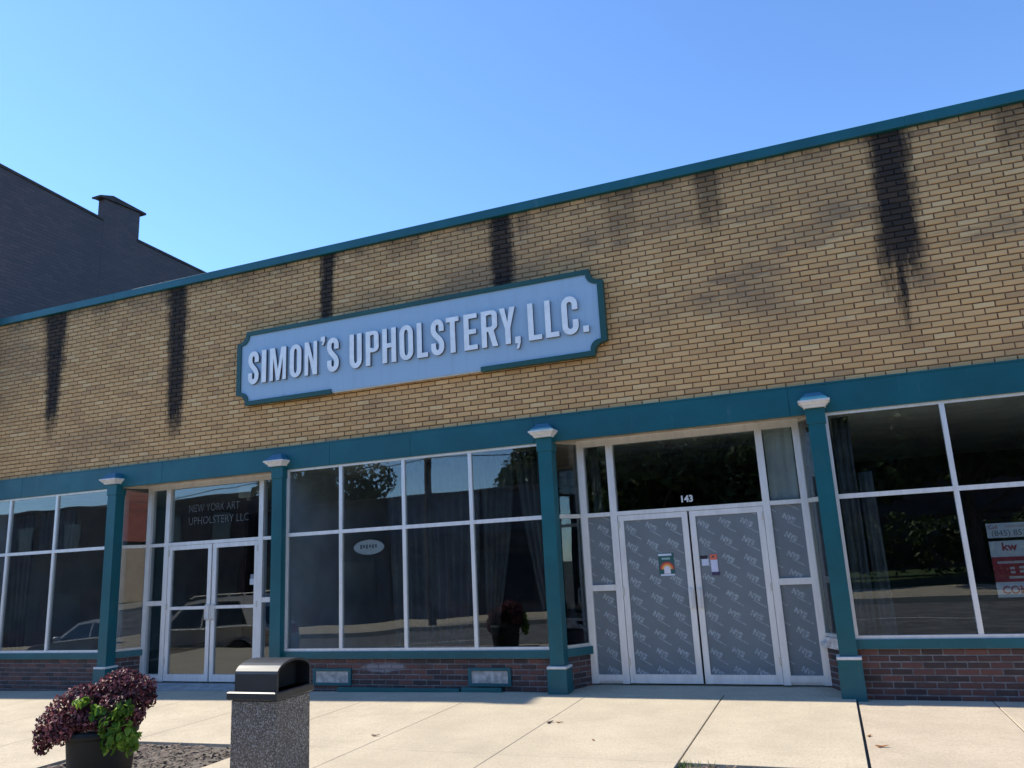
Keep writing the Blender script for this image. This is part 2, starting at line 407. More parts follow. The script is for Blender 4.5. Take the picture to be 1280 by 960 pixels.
for a, c in [(-13.6,-10.8),(-10.8,-8.05),(-8.05,-6.70),(-5.07,-4.05),(-4.05,-2.74),(-2.74,-1.25),(.35,1.3),(1.3,2.62),(2.62,4.0),(4.0,5.4),(5.4,6.8)]:
    slab(a, c, -4.90, -2.83, -.022 if a > 0 else 0, M_CONCP if a > 0 else M_CONC)
slab(-6.70, -5.07, -4.90, -4.75); slab(-1.25, .35, -4.90, -4.5)
def bed(x0, x1, y0, y1, label):
    b = MB(); n = 24
    vs = [(x0+(x1-x0)*i/n, y0+(y1-y0)*j/n, zg(x0)-.012-.02*random.random()+(.012*math.sin(i*1.3)*math.cos(j*.9))) for j in range(n+1) for i in range(n+1)]
    b.add(vs, [(j*(n+1)+i, j*(n+1)+i+1, (j+1)*(n+1)+i+1, (j+1)*(n+1)+i) for j in range(n) for i in range(n)])
    for _ in range(900):                                        # loose bark chips
        x, y = random.uniform(x0+.03, x1-.03), random.uniform(y0+.03, y1-.03); a = random.uniform(0, 6.3); l, w_ = random.uniform(.012, .04), random.uniform(.006, .015)
        z = zg(x0)-.012+random.uniform(-.004, .012); dx, dy = math.cos(a), math.sin(a); t = random.uniform(-.012, .012)
        b.add([(x-dx*l-dy*w_,y-dy*l+dx*w_,z+t),(x+dx*l-dy*w_,y+dy*l+dx*w_,z-t),(x+dx*l+dy*w_,y+dy*l-dx*w_,z-t+.004),(x-dx*l+dy*w_,y-dy*l-dx*w_,z+t+.004)], [(0,1,2,3)])
    tag(b.build('mulch_bed', M_MULCH), kind='structure')
bed(-6.69, -5.08, -4.74, -2.84, ''); bed(-1.24, .34, -4.49, -2.84, '')

# ---------------------------------------------------------------- the shop building
XL, XR = -13.58, 6.4
ZF0, ZF1, ZC0, ZC1 = 2.951, 3.275, 6.105, 6.226
B = empty('shop_building', (-4, 0, 0), 'long single-storey shop of stained yellow brick with teal fascia and glazed storefronts', 'building')
b = MB().box(XL, XR, .015, .30, ZF0+.02, ZC0); wall = b.build('brick_wall', M_YM, B)
def brick_mesh(name, l, h, d, mat_):
    b = MB(); c = .004
    back = [(-l/2,d,-h/2),(l/2,d,-h/2),(l/2,d,h/2),(-l/2,d,h/2)]
    mid = [(-l/2,c,-h/2),(l/2,c,-h/2),(l/2,c,h/2),(-l/2,c,h/2)]
    fr = [(-l/2+c,0,-h/2+c),(l/2-c,0,-h/2+c),(l/2-c,0,h/2-c),(-l/2+c,0,h/2-c)]
    b.rings([back, mid, fr], caps=False); b.f.append((8,11,10,9)); b.mi.append(0); b.f[-1] = (8, 9, 10, 11); return b
places = []
rows = int((ZC0-ZF1)/BC)+1
for r_ in range(rows):
    z = BZ0 + (r_+.5)*BC; h = BC-.0135
    if z + h/2 > ZC0: h = max(.015, (ZC0 - (z-h/2))); z = BZ0 + r_*BC + .0067 + h/2
    off = (r_ % 2)*BP/2; k0 = int(math.floor((XL+off)/BP))-1
    for k in range(k0, int((XR+off)/BP)+2):
        a, c = k*BP - off + .0062, (k+1)*BP - off - .0062
        a, c = max(a, XL), min(c, XR)
        if c-a < .03: continue
        places.append(((a+c)/2, z, c-a, h))
def inframe(x, y, z):
    d = Vector((x, y, z)) - Vector(CAM); k = d.dot(fw)
    u = 640 + 966.96*d.dot(rt2)/k; v = 480 - 966.96*d.dot(up2)/k
    return 0 < u < 1280 and 0 < v < 960
def hid(x, z): return -7.93 < x < -2.18 and 3.97 < z < 5.08
vis = sorted([p for p in places if p[2] > .19 and p[3] > .05 and inframe(p[0], 0, p[1]) and not hid(p[0], p[1])],
             key=lambda p: p[0]**2 + CAM[1]**2 + (p[1]-CAM[2])**2)[:300]
vs_ = set(vis); off = woff(wall)
shared = {}
def put_brick(kind, x, y, z, l, h, rz, parent, mat_):
    key = (kind, round(l, 3), round(h, 3))
    if key not in shared:
        bm_ = brick_mesh('brick', l, h, .02, mat_); me = bpy.data.meshes.new('brick'); me.from_pydata(bm_.v, [], bm_.f); me.materials.append(mat_); me.update(); shared[key] = me
    o = woff(parent); return link('brick', shared[key], parent, (x-o.x, y-o.y, z-o.z), rz)
rest = MB()
for p in places:
    x, z, l, h = p; yj = random.uniform(-.0025, .0025)
    if p in vs_: o_ = put_brick('y', x+random.uniform(-.0015, .0015), yj, z+random.uniform(-.001, .001), l, h, 0, wall, M_YB); o_.rotation_euler.y = random.uniform(-.005, .005)
    else:
        t = brick_mesh('', l-random.uniform(0, .004), h-random.uniform(0, .003), .02, M_YB); an = random.uniform(-.005, .005); jx, jz = random.uniform(-.0015, .0015), random.uniform(-.001, .001)
        rest.add([(a+x+jx, q+yj, c+z+jz+a*an) for a, q, c in t.v], t.f)
tag(rest.build('brick_field', M_YB, wall), kind='stuff')
# coping, fascia
cp = MB()
for x0 in np.arange(XL, XR, 3.0): cp.bevbox(x0, min(x0+2.9995, XR), -.055, .34, ZC0, ZC1, .003)
cp.build('coping', M_TEAL, B)
fx = [XL, -12.4, -9.35, -6.3, -5.02, -3.25, -.2, 2.85, 5.0, XR]
for a, c in zip(fx[:-1], fx[1:]):
    MB().bevbox(a+.0012, c-.0012, -.032, .1, ZF0, ZF1, .003).build('fascia_panel', M_TEAL, B)
MB().box(XL, XR, -.040, .0, ZF1-.006, ZF1+.012).build('fascia_flashing', M_TEAL, B)
# roof slab, rear and side walls, floor, ceiling
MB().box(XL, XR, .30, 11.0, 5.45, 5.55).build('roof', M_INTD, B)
b = MB().box(XL, XR, 10.8, 11.0, -.6, 5.45).box(XL, XL+.15, .30, 10.8, -.6, 5.45).box(XR-.15, XR, .30, 10.8, -.6, 5.45); b.build('rear_walls', M_INT, B)
MB().box(XL+.15, XR-.15, .30, 10.8, 2.98, 3.06).build('ceiling', M_CEIL, B)
MB().box(XL+.15, XR-.15, .5, 10.8, -.2, .05).build('interior_floor', M_FLOOR, B)
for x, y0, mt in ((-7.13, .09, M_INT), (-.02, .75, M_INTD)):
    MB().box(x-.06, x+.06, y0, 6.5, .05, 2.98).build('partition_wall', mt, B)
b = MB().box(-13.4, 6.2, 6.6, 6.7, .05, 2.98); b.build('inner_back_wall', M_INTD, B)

# columns -----------------------------------------------------------------
def column(cx, zb, zbase):
    cy = -.015; h = .0875
    col = MB().box(cx-h, cx+h, -.10, .07, zbase, 2.83); col = col.build('column', M_TEAL, B)
    MB().bevbox(cx-h-.012, cx+h+.012, -.112, .082, 2.83, 3.005, .004).build('collar', M_TEAL, col)
    pl = MB(); pl.rings([[(cx-q,-.015-q,z),(cx+q,-.015-q,z),(cx+q,-.015+q,z),(cx-q,-.015+q,z)] for q, z in ((.122, zb), (.116, zbase-.03))])
    pl.build('plinth', M_TEAL, col)
    MB().bevbox(cx-.120, cx+.120, -.135, .105, zbase-.03, zbase, .004).build('plinth_band', M_WHITE, col)
    cy = -.05
    cr = MB().rings([[(cx-q,cy-q,z),(cx+q,cy-q,z),(cx+q,.02+q*.3,z),(cx-q,.02+q*.3,z)] for q, z in ((.112,3.003),(.118,3.02),(.118,3.028),(.135,3.034),(.148,3.052),(.150,3.056),(.163,3.06),(.165,3.082))])
    cr.build('capital_moulding', M_WHITE, col)
    MB().rings([[(cx-q,cy-q,z),(cx+q,cy-q,z),(cx+q,.02+q*.3,z),(cx-q,.02+q*.3,z)] for q, z in ((.150,3.080),(.145,3.092),(.078,3.165),(.070,3.172))]).build('capital_cap', M_TEALB, col)
CX = [-10.28, -7.13, -3.10, .06]
for cx, zb, zs in zip(CX, (-.25, -.2, -.15, -.15), (.285, .30, .305, .405)): column(cx, zb, zs)
column(4.0, -.15, .405)

# storefront windows --------------------------------------------------------
def pane(parent, p0, p1, z0, z1, yo=.012):
    return MB().seg(p0, p1, yo, yo+.006, z0, z1).build('pane', M_GLASS, parent)
def window(p0, p1, divs, z0, zm, z1, mat_, bw=.048, dep=.055, y0=0.0, mid=True):
    """aluminium grid between plan points; divs = fractions of mullions"""
    P0, P1 = Vector(p0), Vector(p1); L = (P1-P0).length; d = (P1-P0)/L
    at = lambda t: tuple(P0 + d*t)
    f = MB()
    f.seg(p0, p1, y0, y0+dep, z1-.030, z1); f.seg(p0, p1, y0-.006, y0+dep, z0, z0+.036)
    xs = [0] + [q*L for q in divs] + [L]
    zz = [z0+.036, zm-.024, zm+.024, z1-.030] if mid else [z0+.036, z1-.03]
    for i, q in enumerate(xs):
        a, c = (q, q+bw*.7) if i == 0 else (q-bw*.7, q) if i == len(xs)-1 else (q-bw/2, q+bw/2)
        f.seg(at(a), at(c), y0, y0+dep, z0+.036, z1-.030)
    edges = [(xs[i] + (bw*.7 if i == 0 else bw/2), xs[i+1] - (bw*.7 if i+1 == len(xs)-1 else bw/2)) for i in range(len(xs)-1)]
    if mid:
        for a, c in edges: f.seg(at(a), at(c), y0-.004, y0+dep, zm-.024, zm+.024)
    wo_ = f.build('window', mat_, B)
    for a, c in edges:
        for k in range(0, len(zz), 2): pane(wo_, at(a-.004), at(c+.004), zz[k]-.004, zz[k+1]+.004, y0+.022)
    return wo_
def base_wall(p0, p1, z0, z1, ztop_sill, sill_mat=None):
    P0, P1 = Vector(p0), Vector(p1); L = (P1-P0).length; d = (P1-P0)/L; n = Vector((-d.y, d.x)); rz = math.atan2(d.y, d.x)
    wl = MB().seg(p0, p1, .006, .20, z0-.3, z1).build('base_wall', M_DM, B)
    rws = int((z1-z0)/DC)+2
    for r_ in range(rws):
        z = z1 - .004 - (r_+.5)*DC
        if z + DC/2 < z0-.06: break
        a0 = -(r_ % 2)*DP/2; k = 0
        while True:
            a, c = a0+k*DP+.006, a0+(k+1)*DP-.006; k += 1
            if a > L: break
            a, c = max(a, 0), min(c, L)
            if c-a < .03: continue
            pt = P0 + d*((a+c)/2) + n*random.uniform(-.002, .002)
            put_brick('d', pt.x, pt.y, z, c-a, DC-.014, rz, wl, M_DB)
    if sill_mat: MB().seg(p0, p1, -.035, .10, z1+.001, ztop_sill).build('sill', sill_mat, B)
    return wl
BAYS = [(-13.45, CX[0]-.0875, [-12.68, -11.60], .475, -.10), (CX[1]+.0875, CX[2]-.0875, [-6.14, -5.155, -4.17], .475, -.05), (CX[3]+.0875, 3.91, [1.30, 2.56], .562, -.02)]
for a, c, ds, zs, zf in BAYS:
    window((a, .0), (c, .0), [(q-a)/(c-a) for q in ds], zs, 2.032, ZF0, M_ALU)
    base_wall((a, .0), (c, .0), zf, zs-.092, zs, M_TEAL)
window((4.09, 0), (6.3, 0), [.5], .562, 2.032, ZF0, M_ALU); base_wall((4.09, 0), (6.3, 0), -.02, .47, .562, M_TEAL)

# door recesses --------------------------------------------------------------
YD = .40
def recess(dx, zf, wrapped):
    X = lambda v: v+dx
    # soffit, threshold, side returns
    MB().prism_z([(X(-3.02), .1), (X(-.02), .1), (X(-.12), YD+.2), (X(-2.90), YD+.2)], ZF0+.03, ZF0+.06).build('soffit', M_BEIGE, B)
    MB().seg((X(-3.0), .015), (X(-.03), .015), .0, .085, ZF0-.012, ZF0-.001).build('soffit_edge', M_BEIGE, B)
    t = MB(); zt = zf+.045
    t.add([(X(-3.18),-.002,zf),(X(.14),-.002,zf),(X(.14),YD+.25,zt),(X(-3.18),YD+.25,zt),(X(-3.18),-.002,zf-.3),(X(.14),-.002,zf-.3),(X(.14),YD+.25,zf-.3),(X(-3.18),YD+.25,zf-.3)],
          [(0,1,2,3),(4,7,6,5),(0,4,5,1),(1,5,6,2),(2,6,7,3),(3,7,4,0)]); t.build('threshold', M_THR if not wrapped else M_CONC, B)
    L0, L1 = (X(-3.045), .075), (X(-2.80), YD+.01); R0, R1 = (X(-.165), YD+.01), (X(.02), .075)
    for (p, q), rgt in (((L0, L1), False), ((R0, R1), True)):
        broken = rgt and wrapped
        zs = .475
        window(p, q, [], zs if not broken else .56, 2.032, ZF0+.02, M_ALU2, bw=.04)
        wl = base_wall(p, q, zf-.02, zs-.09 if not broken else .45, zs, None if broken else M_TEAL)
        if broken:
            s_ = MB().seg(p, q, -.055, .10, .451, .505).seg((R0[0]+.07, R0[1]-.118), q, -.05, .10, .505, .559)
            tag(s_.build('stone_sill', simple('chipped_white_stone', (.62, .60, .57), .8, .35, 14, bump=.004, dark=(.42, .33, .27)), B), 'chipped white stone sill of the return window')
    # door frame: posts, head, transom bar
    z0 = zf+.045; zd, zb_, zh = 2.008, 2.057, ZF0-.057
    f = MB(); fy = (YD-.03, YD+.07)
    for a, c in ((-2.83, -2.745), (-2.45, -2.365), (-.635, -.555), (-.215, -.14)): f.box(X(a), X(c), fy[0], fy[1], z0, ZF0+.03)
    for a, c in ((-2.745, -2.45), (-2.365, -.635), (-.555, -.215)):
        f.box(X(a), X(c), fy[0]+.004, fy[1], zd, zb_); f.box(X(a), X(c), fy[0]+.006, fy[1], zh, ZF0+.03)
    for a, c in ((-2.745, -2.45), (-.555, -.215)):
        f.box(X(a), X(c), fy[0]+.004, fy[1], 1.115, 1.185); f.box(X(a), X(c), fy[0]+.004, fy[1], z0+.03, z0+.10); f.box(X(a), X(c), fy[0]+.03, fy[1], z0, z0+.03)
    df = f.build('door_frame', M_ALU if not wrapped else M_ALU, B)
    for a, c in ((-2.745, -2.45), (-2.365, -.635), (-.555, -.215)):
        pane(df, (X(a)-.003, YD), (X(c)+.003, YD), zb_-.003, zh+.003, .01)
    for a, c in ((-2.745, -2.45), (-.555, -.215)):
        for q, r_ in ((z0+.10, 1.115), (1.185, zd)):
            pane(df, (X(a)-.003, YD), (X(c)+.003, YD), q-.003, r_+.003, .01)
            if wrapped: wrap(df, X(a), X(c), q, r_, YD+.004)
    for a, c, hs in ((-2.36, -1.512, 1), (-1.488, -.64, -1)):
        l = MB(); y0, y1 = YD-.02, YD+.03; sw = .068
        l.box(X(a), X(a)+sw, y0, y1, z0+.006, zd-.004); l.box(X(c)-sw, X(c), y0, y1, z0+.006, zd-.004)
        l.box(X(a)+sw, X(c)-sw, y0+.001, y1, zd-.068, zd-.004); l.box(X(a)+sw, X(c)-sw, y0+.001, y1, z0+.006, z0+.105)
        if not wrapped: l.box(X(a)+sw, X(c)-sw, y0+.002, y1, 1.045, 1.09)
        d_ = l.build('door', M_ALU, B)
        tag(d_, 'glazed aluminium door leaf covered inside by printed grey wrap' if wrapped else 'clear glazed aluminium door leaf with push rail')
        zs_ = [(z0+.105, zd-.068)] if wrapped else [(z0+.105, 1.045), (1.09, zd-.068)]
        for q, r_ in zs_: pane(d_, (X(a)+sw-.003, YD), (X(c)-sw+.003, YD), q-.003, r_+.003, .002)
        if wrapped: wrap(d_, X(a)+sw, X(c)-sw, z0+.105, zd-.068, YD-.004)
        hx = X(c)-.040 if hs > 0 else X(a)+.040
        hb = MB().bevbox(hx-.030, hx+.030, y0-.012, y0-.001, .885, 1.115, .003)
        hb.tube([(hx, y0-.012, .90), (hx, y0-.05, .90), (hx, y0-.055, .93), (hx, y0-.055, 1.07), (hx, y0-.05, 1.10), (hx, y0-.012, 1.10)], .010)
        hb.build('handle', M_HANDLE, d_)
        for zz in (.25, 1.05, 1.85):
            xx = X(a)+.004 if hs > 0 else X(c)-.004
            MB().bevbox(xx-.012, xx+.012, y0-.014, y0, zz, zz+.09, .003).build('hinge', M_ALU2, d_)
import bmesh
nys = text_mesh('logo_print', 'NYS', .078, [M_PRINT], .0006, .95, offset=.0052)
_a = R(-31); _ca, _sa = math.cos(_a), math.sin(_a)
LOGO_V, LOGO_F = [], []
def _lay(pts): return [(px*_ca - pz*_sa, py, px*_sa + pz*_ca) for px, py, pz in pts]
_n = len(nys.vertices); _co = np.empty(_n*3); nys.vertices.foreach_get('co', _co)
LOGO_V += _lay(_co.reshape(-1, 3).tolist()); LOGO_F += [tuple(p.vertices) for p in nys.polygons]
for q in range(8):                                                # small print under the logo
    s0 = .075+q*.0205; s1 = s0+.0145; k = len(LOGO_V)
    LOGO_V += _lay([(s0,0,-.026),(s1,0,-.026),(s1,0,-.012),(s0,0,-.012)]); LOGO_F.append((k, k+1, k+2, k+3))
logo_me = bpy.data.meshes.new('logo_print'); logo_me.from_pydata(LOGO_V, [], LOGO_F); logo_me.materials.append(M_PRINT); logo_me.update()
_lx = [v[0] for v in LOGO_V]; _lz = [v[2] for v in LOGO_V]
def wrap(parent, x0, x1, z0, z1, y):
    MB().box(x0-.004, x1+.004, y, y+.003, z0-.004, z1+.004).build('wrap_sheet', M_WRAP, parent)
    o = woff(parent); first = x0+.012 if x1-x0 > .5 else x0-.135
    for i in range(5):
        ox = first + i*.2475
        for j in range(12):
            oz = -.02 + j*.2085 + .012*math.sin(ox*9)
            if ox+min(_lx) > x1 or ox+max(_lx) < x0 or oz+min(_lz) > z1 or oz+max(_lz) < z0: continue
            me = logo_me
            if ox+min(_lx) < x0 or ox+max(_lx) > x1 or oz+min(_lz) < z0 or oz+max(_lz) > z1:
                bm = bmesh.new(); bm.from_mesh(logo_me)
                for co, no in (((x0-ox,0,0),(-1,0,0)), ((x1-ox,0,0),(1,0,0)), ((0,0,z0-oz),(0,0,-1)), ((0,0,z1-oz),(0,0,1))):
                    bmesh.ops.bisect_plane(bm, geom=bm.verts[:]+bm.edges[:]+bm.faces[:], plane_co=co, plane_no=no, clear_outer=True)
                if len(bm.faces) < 3: bm.free(); continue
                me = bpy.data.meshes.new('logo_print'); bm.to_mesh(me); bm.free(); me.materials.append(M_PRINT)
            link('logo_print', me, parent, (ox-o.x, y-.0012-o.y, oz-o.z))
recess(0, 0.0, True); recess(-7.19, -.035, False)

# vents and boards along the middle base wall ---------------------------------
M_VENT = simple('frosted_vent_pane', (.50, .47, .43), .5, .3, 14)
for x0, x1, z0, z1 in ((-6.56, -5.97, .05, .262), (-4.285, -3.72, .062, .275)):
    f = MB(); y0, y1 = -.025, .03
    f.box(x0, x1, y0, y1, z0, z0+.035).box(x0, x1, y0, y1, z1-.035, z1).box(x0, x0+.04, y0, y1, z0+.035, z1-.035).box(x1-.04, x1, y0, y1, z0+.035, z1-.035)
    v = f.build('basement_window', M_TEAL, B); MB().box(x0+.035, x1-.035, -.014, -.008, z0+.03, z1-.03).build('pane', M_VENT, v)
for x0, x1, h in ((-6.15, -4.40, .034), (-4.37, -3.84, .048)):
    MB().bevbox(x0, x1, -.06, -.004, -.045, h, .004).build('base_board', teal('faded_green_board', (.02, .12, .12)), B)

# ---------------------------------------------------------------- sign
SG = empty('shop_sign', (-5.05, -.02, 3.96), 'long pale blue sign board with raised white letters and green scalloped border', 'sign')
def signpoly(x0, x1, z0, z1, rx, rz_, n=7):
    pts = []
    for cx, cz, a0 in ((x1, z0, 180), (x1, z1, 270), (x0, z1, 0), (x0, z0, 90)):
        for k in range(n+1):
            a = R(a0 - 90*k/n)
            pts.append((cx + rx*math.cos(a), cz + rz_*math.sin(a)))
    return pts
# concave corners: arcs centred on the corner, plus the little square shoulder
def notch(x0, x1, z0, z1, r, s, n=6):
    P = []
    def corner(cx, cz, sx, sz, first_x):
        arc = [(cx - sx*(s + r*math.sin(R(90)*k/n)), cz - sz*(s + r*math.cos(R(90)*k/n))) for k in range(n+1)]
        # from the vertical-edge side to the horizontal-edge side
        side = [(cx, cz - sz*(s+r)), *arc, (cx - sx*(s+r), cz)]
        return side if first_x else side[::-1]
    P += corner(x1, z0, 1, -1, False); P += corner(x1, z1, 1, 1, True); P += corner(x0, z1, -1, 1, False); P += corner(x0, z0, -1, -1, True)
    return P
SX0, SX1, SZ0, SZ1 = -7.905, -2.20, 3.955, 5.086
outer = notch(SX0, SX1, SZ0, SZ1, .15, .018); inner = notch(SX0+.075, SX1-.075, SZ0+.062, SZ1-.062, .13, .012)
def sign_panel():
    M = MT('pale_blue_sign_paint', .5); st = M.noise(5, 5, .7, vscale=(2, 1, .12)); sp = M.noise(3, 4, .7)
    c = M.mix(st.ss(.45, .75)*.35, (.36, .50, .62), (.29, .39, .48)); c = M.mix((sp - .66).ss(0, .06)*.5, c, (.22, .25, .28))
    M.color(c); return M.m
M_SIGN = sign_panel()
mid = [(p[0]+(q[0]-p[0])*.4, p[1]+(q[1]-p[1])*.4) for p, q in zip(outer, inner)]
MB().prism_y(mid, -.085, .0).build('panel', M_SIGN, SG)
# border in pieces; the bottom run is missing between two ends
n_ = len(outer); bd = MB(); y0, y1 = -.105, -.02
def ring_piece(o1, o2, i1, i2):
    vs = [(o1[0],y0,o1[1]),(o2[0],y0,o2[1]),(i2[0],y0,i2[1]),(i1[0],y0,i1[1]),(o1[0],y1,o1[1]),(o2[0],y1,o2[1]),(i2[0],y1,i2[1]),(i1[0],y1,i1[1])]
    bd.add(vs, [(0,1,2,3),(4,7,6,5),(0,4,5,1),(1,5,6,2),(2,6,7,3),(3,7,4,0)])
for k in range(n_):
    o1, o2, i1, i2 = outer[k], outer[(k+1)%n_], inner[k], inner[(k+1)%n_]
    if abs(o1[1]-SZ0) < .002 and abs(o2[1]-SZ0) < .002 and abs(o1[0]-o2[0]) > 2:
        lo, hi = (o1, o2) if o1[0] < o2[0] else (o2, o1); il, ih = (i1, i2) if i1[0] < i2[0] else (i2, i1)
        ring_piece(lo, (-6.23, SZ0), il, (-6.23, SZ0+.062)); ring_piece((-3.91, SZ0), hi, (-3.91, SZ0+.062), ih)
    else: ring_piece(o1, o2, i1, i2)
bd.build('border', M_GREEN, SG)
MB().box(-6.23, -3.911, -.075, -.02, SZ0+.008, SZ0+.03).build('bare_edge', M_ALU2, SG)
M_LET = simple('white_letter_face', (.92, .92, .90), .4, .06, 10); M_LETS = simple('grey_letter_side', (.10, .10, .11), .6, .1, 10)
def strip_outline(cl, t):
    cl = [Vector(p) for p in cl]; Lf, Rt = [], []
    for i, p in enumerate(cl):
        d = (cl[min(i+1, len(cl)-1)] - cl[max(i-1, 0)]).normalized(); n = Vector((-d.y, d.x))
        Lf.append(tuple(p+n*t/2)); Rt.append(tuple(p-n*t/2))
    return Lf + Rt[::-1]
def catmull(pts, m_=6):
    pts = [Vector(p) for p in pts]; out = []
    for i in range(len(pts)-1):
        p0, p1, p2, p3 = pts[max(i-1, 0)], pts[i], pts[i+1], pts[min(i+2, len(pts)-1)]
        for k in range(m_):
            t = k/m_; out.append(tuple(.5*((2*p1) + (p2-p0)*t + (2*p0-5*p1+4*p2-p3)*t*t + (3*p1-p0-3*p2+p3)*t**3)))
    return out + [tuple(pts[-1])]
def arc(cx, cy, rx, ry, a0, a1, n=8): return [(cx+rx*math.cos(R(a0+(a1-a0)*k/n)), cy+ry*math.sin(R(a0+(a1-a0)*k/n))) for k in range(n+1)]
def rrect(x0, y0, x1, y1, rx, ry): return arc(x1-rx, y1-ry, rx, ry, 0, 90) + arc(x0+rx, y1-ry, rx, ry, 90, 180) + arc(x0+rx, y0+ry, rx, ry, 180, 270) + arc(x1-rx, y0+ry, rx, ry, 270, 360)
def glyph(ch, w, h, t):
    u = t*.88
    if ch == 'I': return [[(0,0),(w,0),(w,h),(0,h)]]
    if ch == 'L': return [[(0,0),(w,0),(w,u),(t,u),(t,h),(0,h)]]
    if ch == 'T': return [[((w-t)/2,0),((w+t)/2,0),((w+t)/2,h-u),(w,h-u),(w,h),(0,h),(0,h-u),((w-t)/2,h-u)]]
    if ch == 'E': return [[(0,0),(w,0),(w,u),(t,u),(t,h*.5-u/2),(w*.92,h*.5-u/2),(w*.92,h*.5+u/2),(t,h*.5+u/2),(t,h-u),(w,h-u),(w,h),(0,h)]]
    if ch == 'H': return [[(0,0),(t,0),(t,h*.5-u/2),(w-t,h*.5-u/2),(w-t,0),(w,0),(w,h),(w-t,h),(w-t,h*.5+u/2),(t,h*.5+u/2),(t,h),(0,h)]]
    if ch == 'N': return [[(0,0),(t*.85,0),(t*.85,h*.62),(w-t*.95,0),(w,0),(w,h),(w-t*.85,h),(w-t*.85,h*.40),(t*.95,h),(0,h)]]
    if ch == 'M': return [[(0,0),(t*.8,0),(t*.8,h*.70),(w*.5-t*.36,0),(w*.5+t*.36,0),(w-t*.8,h*.70),(w-t*.8,0),(w,0),(w,h),(w-t*1.2,h),(w*.5,h*.32),(t*1.2,h),(0,h)]]
    if ch == 'Y': return [[((w-t)/2,0),((w+t)/2,0),((w+t)/2,h*.42),(w,h),(w-t*1.05,h),(w*.5,h*.60),(t*1.05,h),(0,h),((w-t)/2,h*.42)]]
    if ch == 'O': return [rrect(0,0,w,h,w*.5,h*.24), rrect(t,u,w-t,h-u,(w-2*t)*.5,h*.14)[::-1]]
    if ch == 'U': return [strip_outline([(t/2,h)] + [(t/2,h*.5)] + arc(w/2,h*.24,(w-t)/2,h*.24-u/2,180,360,14) + [(w-t/2,h*.5),(w-t/2,h)], t)]
    if ch == 'C': return [strip_outline([(w-t/2,h*.64),(w-t/2,h*.76)] + arc(w/2,h*.78,(w-t)/2,h*.22-u/2,0,180,12) + arc(w/2,h*.22,(w-t)/2,h*.22-u/2,180,360,12) + [(w-t/2,h*.24),(w-t/2,h*.38)], t)]
    if ch == 'S': return [strip_outline([(w-t/2,h*.66)] + [(w-t/2,h*.75)] + arc(w/2,h*.78,(w-t)/2,h*.22-u/2,0,180,10) + catmull([(t/2,h*.77),(t/2,h*.70),(t*.75,h*.60),(w*.5,h*.50),(w-t*.75,h*.40),(w-t/2,h*.30),(w-t/2,h*.23)],5)[1:] + arc(w/2,h*.22,(w-t)/2,h*.22-u/2,0,-180,10)[1:] + [(t/2,h*.25),(t/2,h*.34)], t)]
    if ch == 'P': return [[(0,0),(t,0),(t,h*.38),(w*.5,h*.38)] + arc(w-w*.38,h*.52,w*.38,h*.14,-90,0,5) + arc(w-w*.38,h*.86,w*.38,h*.14,0,90,5) + [(0,h)],
                          ([(t,h*.38+u),(w*.5,h*.38+u)] + arc(w-t-w*.12,h*.54,w*.12,h*.06,-90,0,3) + arc(w-t-w*.12,h*.84,w*.12,h*.05,0,90,3) + [(t,h-u)])[::-1]]
    if ch == 'R': return [[(0,0),(t,0),(t,h*.42),(w*.42,h*.42),(w-t*1.02,0),(w,0),(w-t*.72,h*.42)] + arc(w-w*.36,h*.58,w*.36,h*.13,-60,0,4) + arc(w-w*.36,h*.87,w*.36,h*.13,0,90,5) + [(0,h)],
                          ([(t,h*.42+u),(w*.5,h*.42+u)] + arc(w-t-w*.12,h*.60,w*.12,h*.05,-90,0,3) + arc(w-t-w*.12,h*.85,w*.12,h*.04,0,90,3) + [(t,h-u)])[::-1]]
    if ch == '.': return [[(0,0),(w,0),(w,h),(0,h)]]
    if ch == ',': return [[(0,h*.45),(w*.45,h*.45),(w*.18,0),(w*.62,0),(w,h*.5),(w,h),(0,h)]]
LT = [('S',-7.673,-7.482,4.262,4.757),('I',-7.428,-7.345,4.262,4.757),('M',-7.28,-6.99,4.262,4.757),('O',-6.925,-6.722,4.262,4.757),('N',-6.665,-6.45,4.262,4.757),(',',-6.388,-6.315,4.675,4.80),('S',-6.28,-6.085,4.262,4.757),
      ('U',-5.905,-5.705,4.262,4.757),('P',-5.640,-5.43,4.262,4.757),('H',-5.372,-5.155,4.262,4.757),('O',-5.10,-4.89,4.262,4.757),('L',-4.83,-4.665,4.262,4.757),('S',-4.615,-4.42,4.262,4.757),('T',-4.385,-4.195,4.262,4.757),('E',-4.125,-3.93,4.262,4.757),
      ('R',-3.87,-3.64,4.262,4.757),('Y',-3.61,-3.385,4.262,4.757),(',',-3.40,-3.325,4.18,4.345),('L',-3.213,-3.03,4.262,4.757),('L',-2.98,-2.80,4.262,4.757),('C',-2.755,-2.54,4.262,4.757),('.',-2.485,-2.41,4.262,4.345)]
for ch, a, c, z0, z1 in LT:
    me = curve_mesh('letter', glyph(ch, c-a, z1-z0, .074), .035, [M_LET, M_LETS])
    o = woff(SG); link('letter', me, SG, (a-o.x, -.105-o.y, z0-o.z))

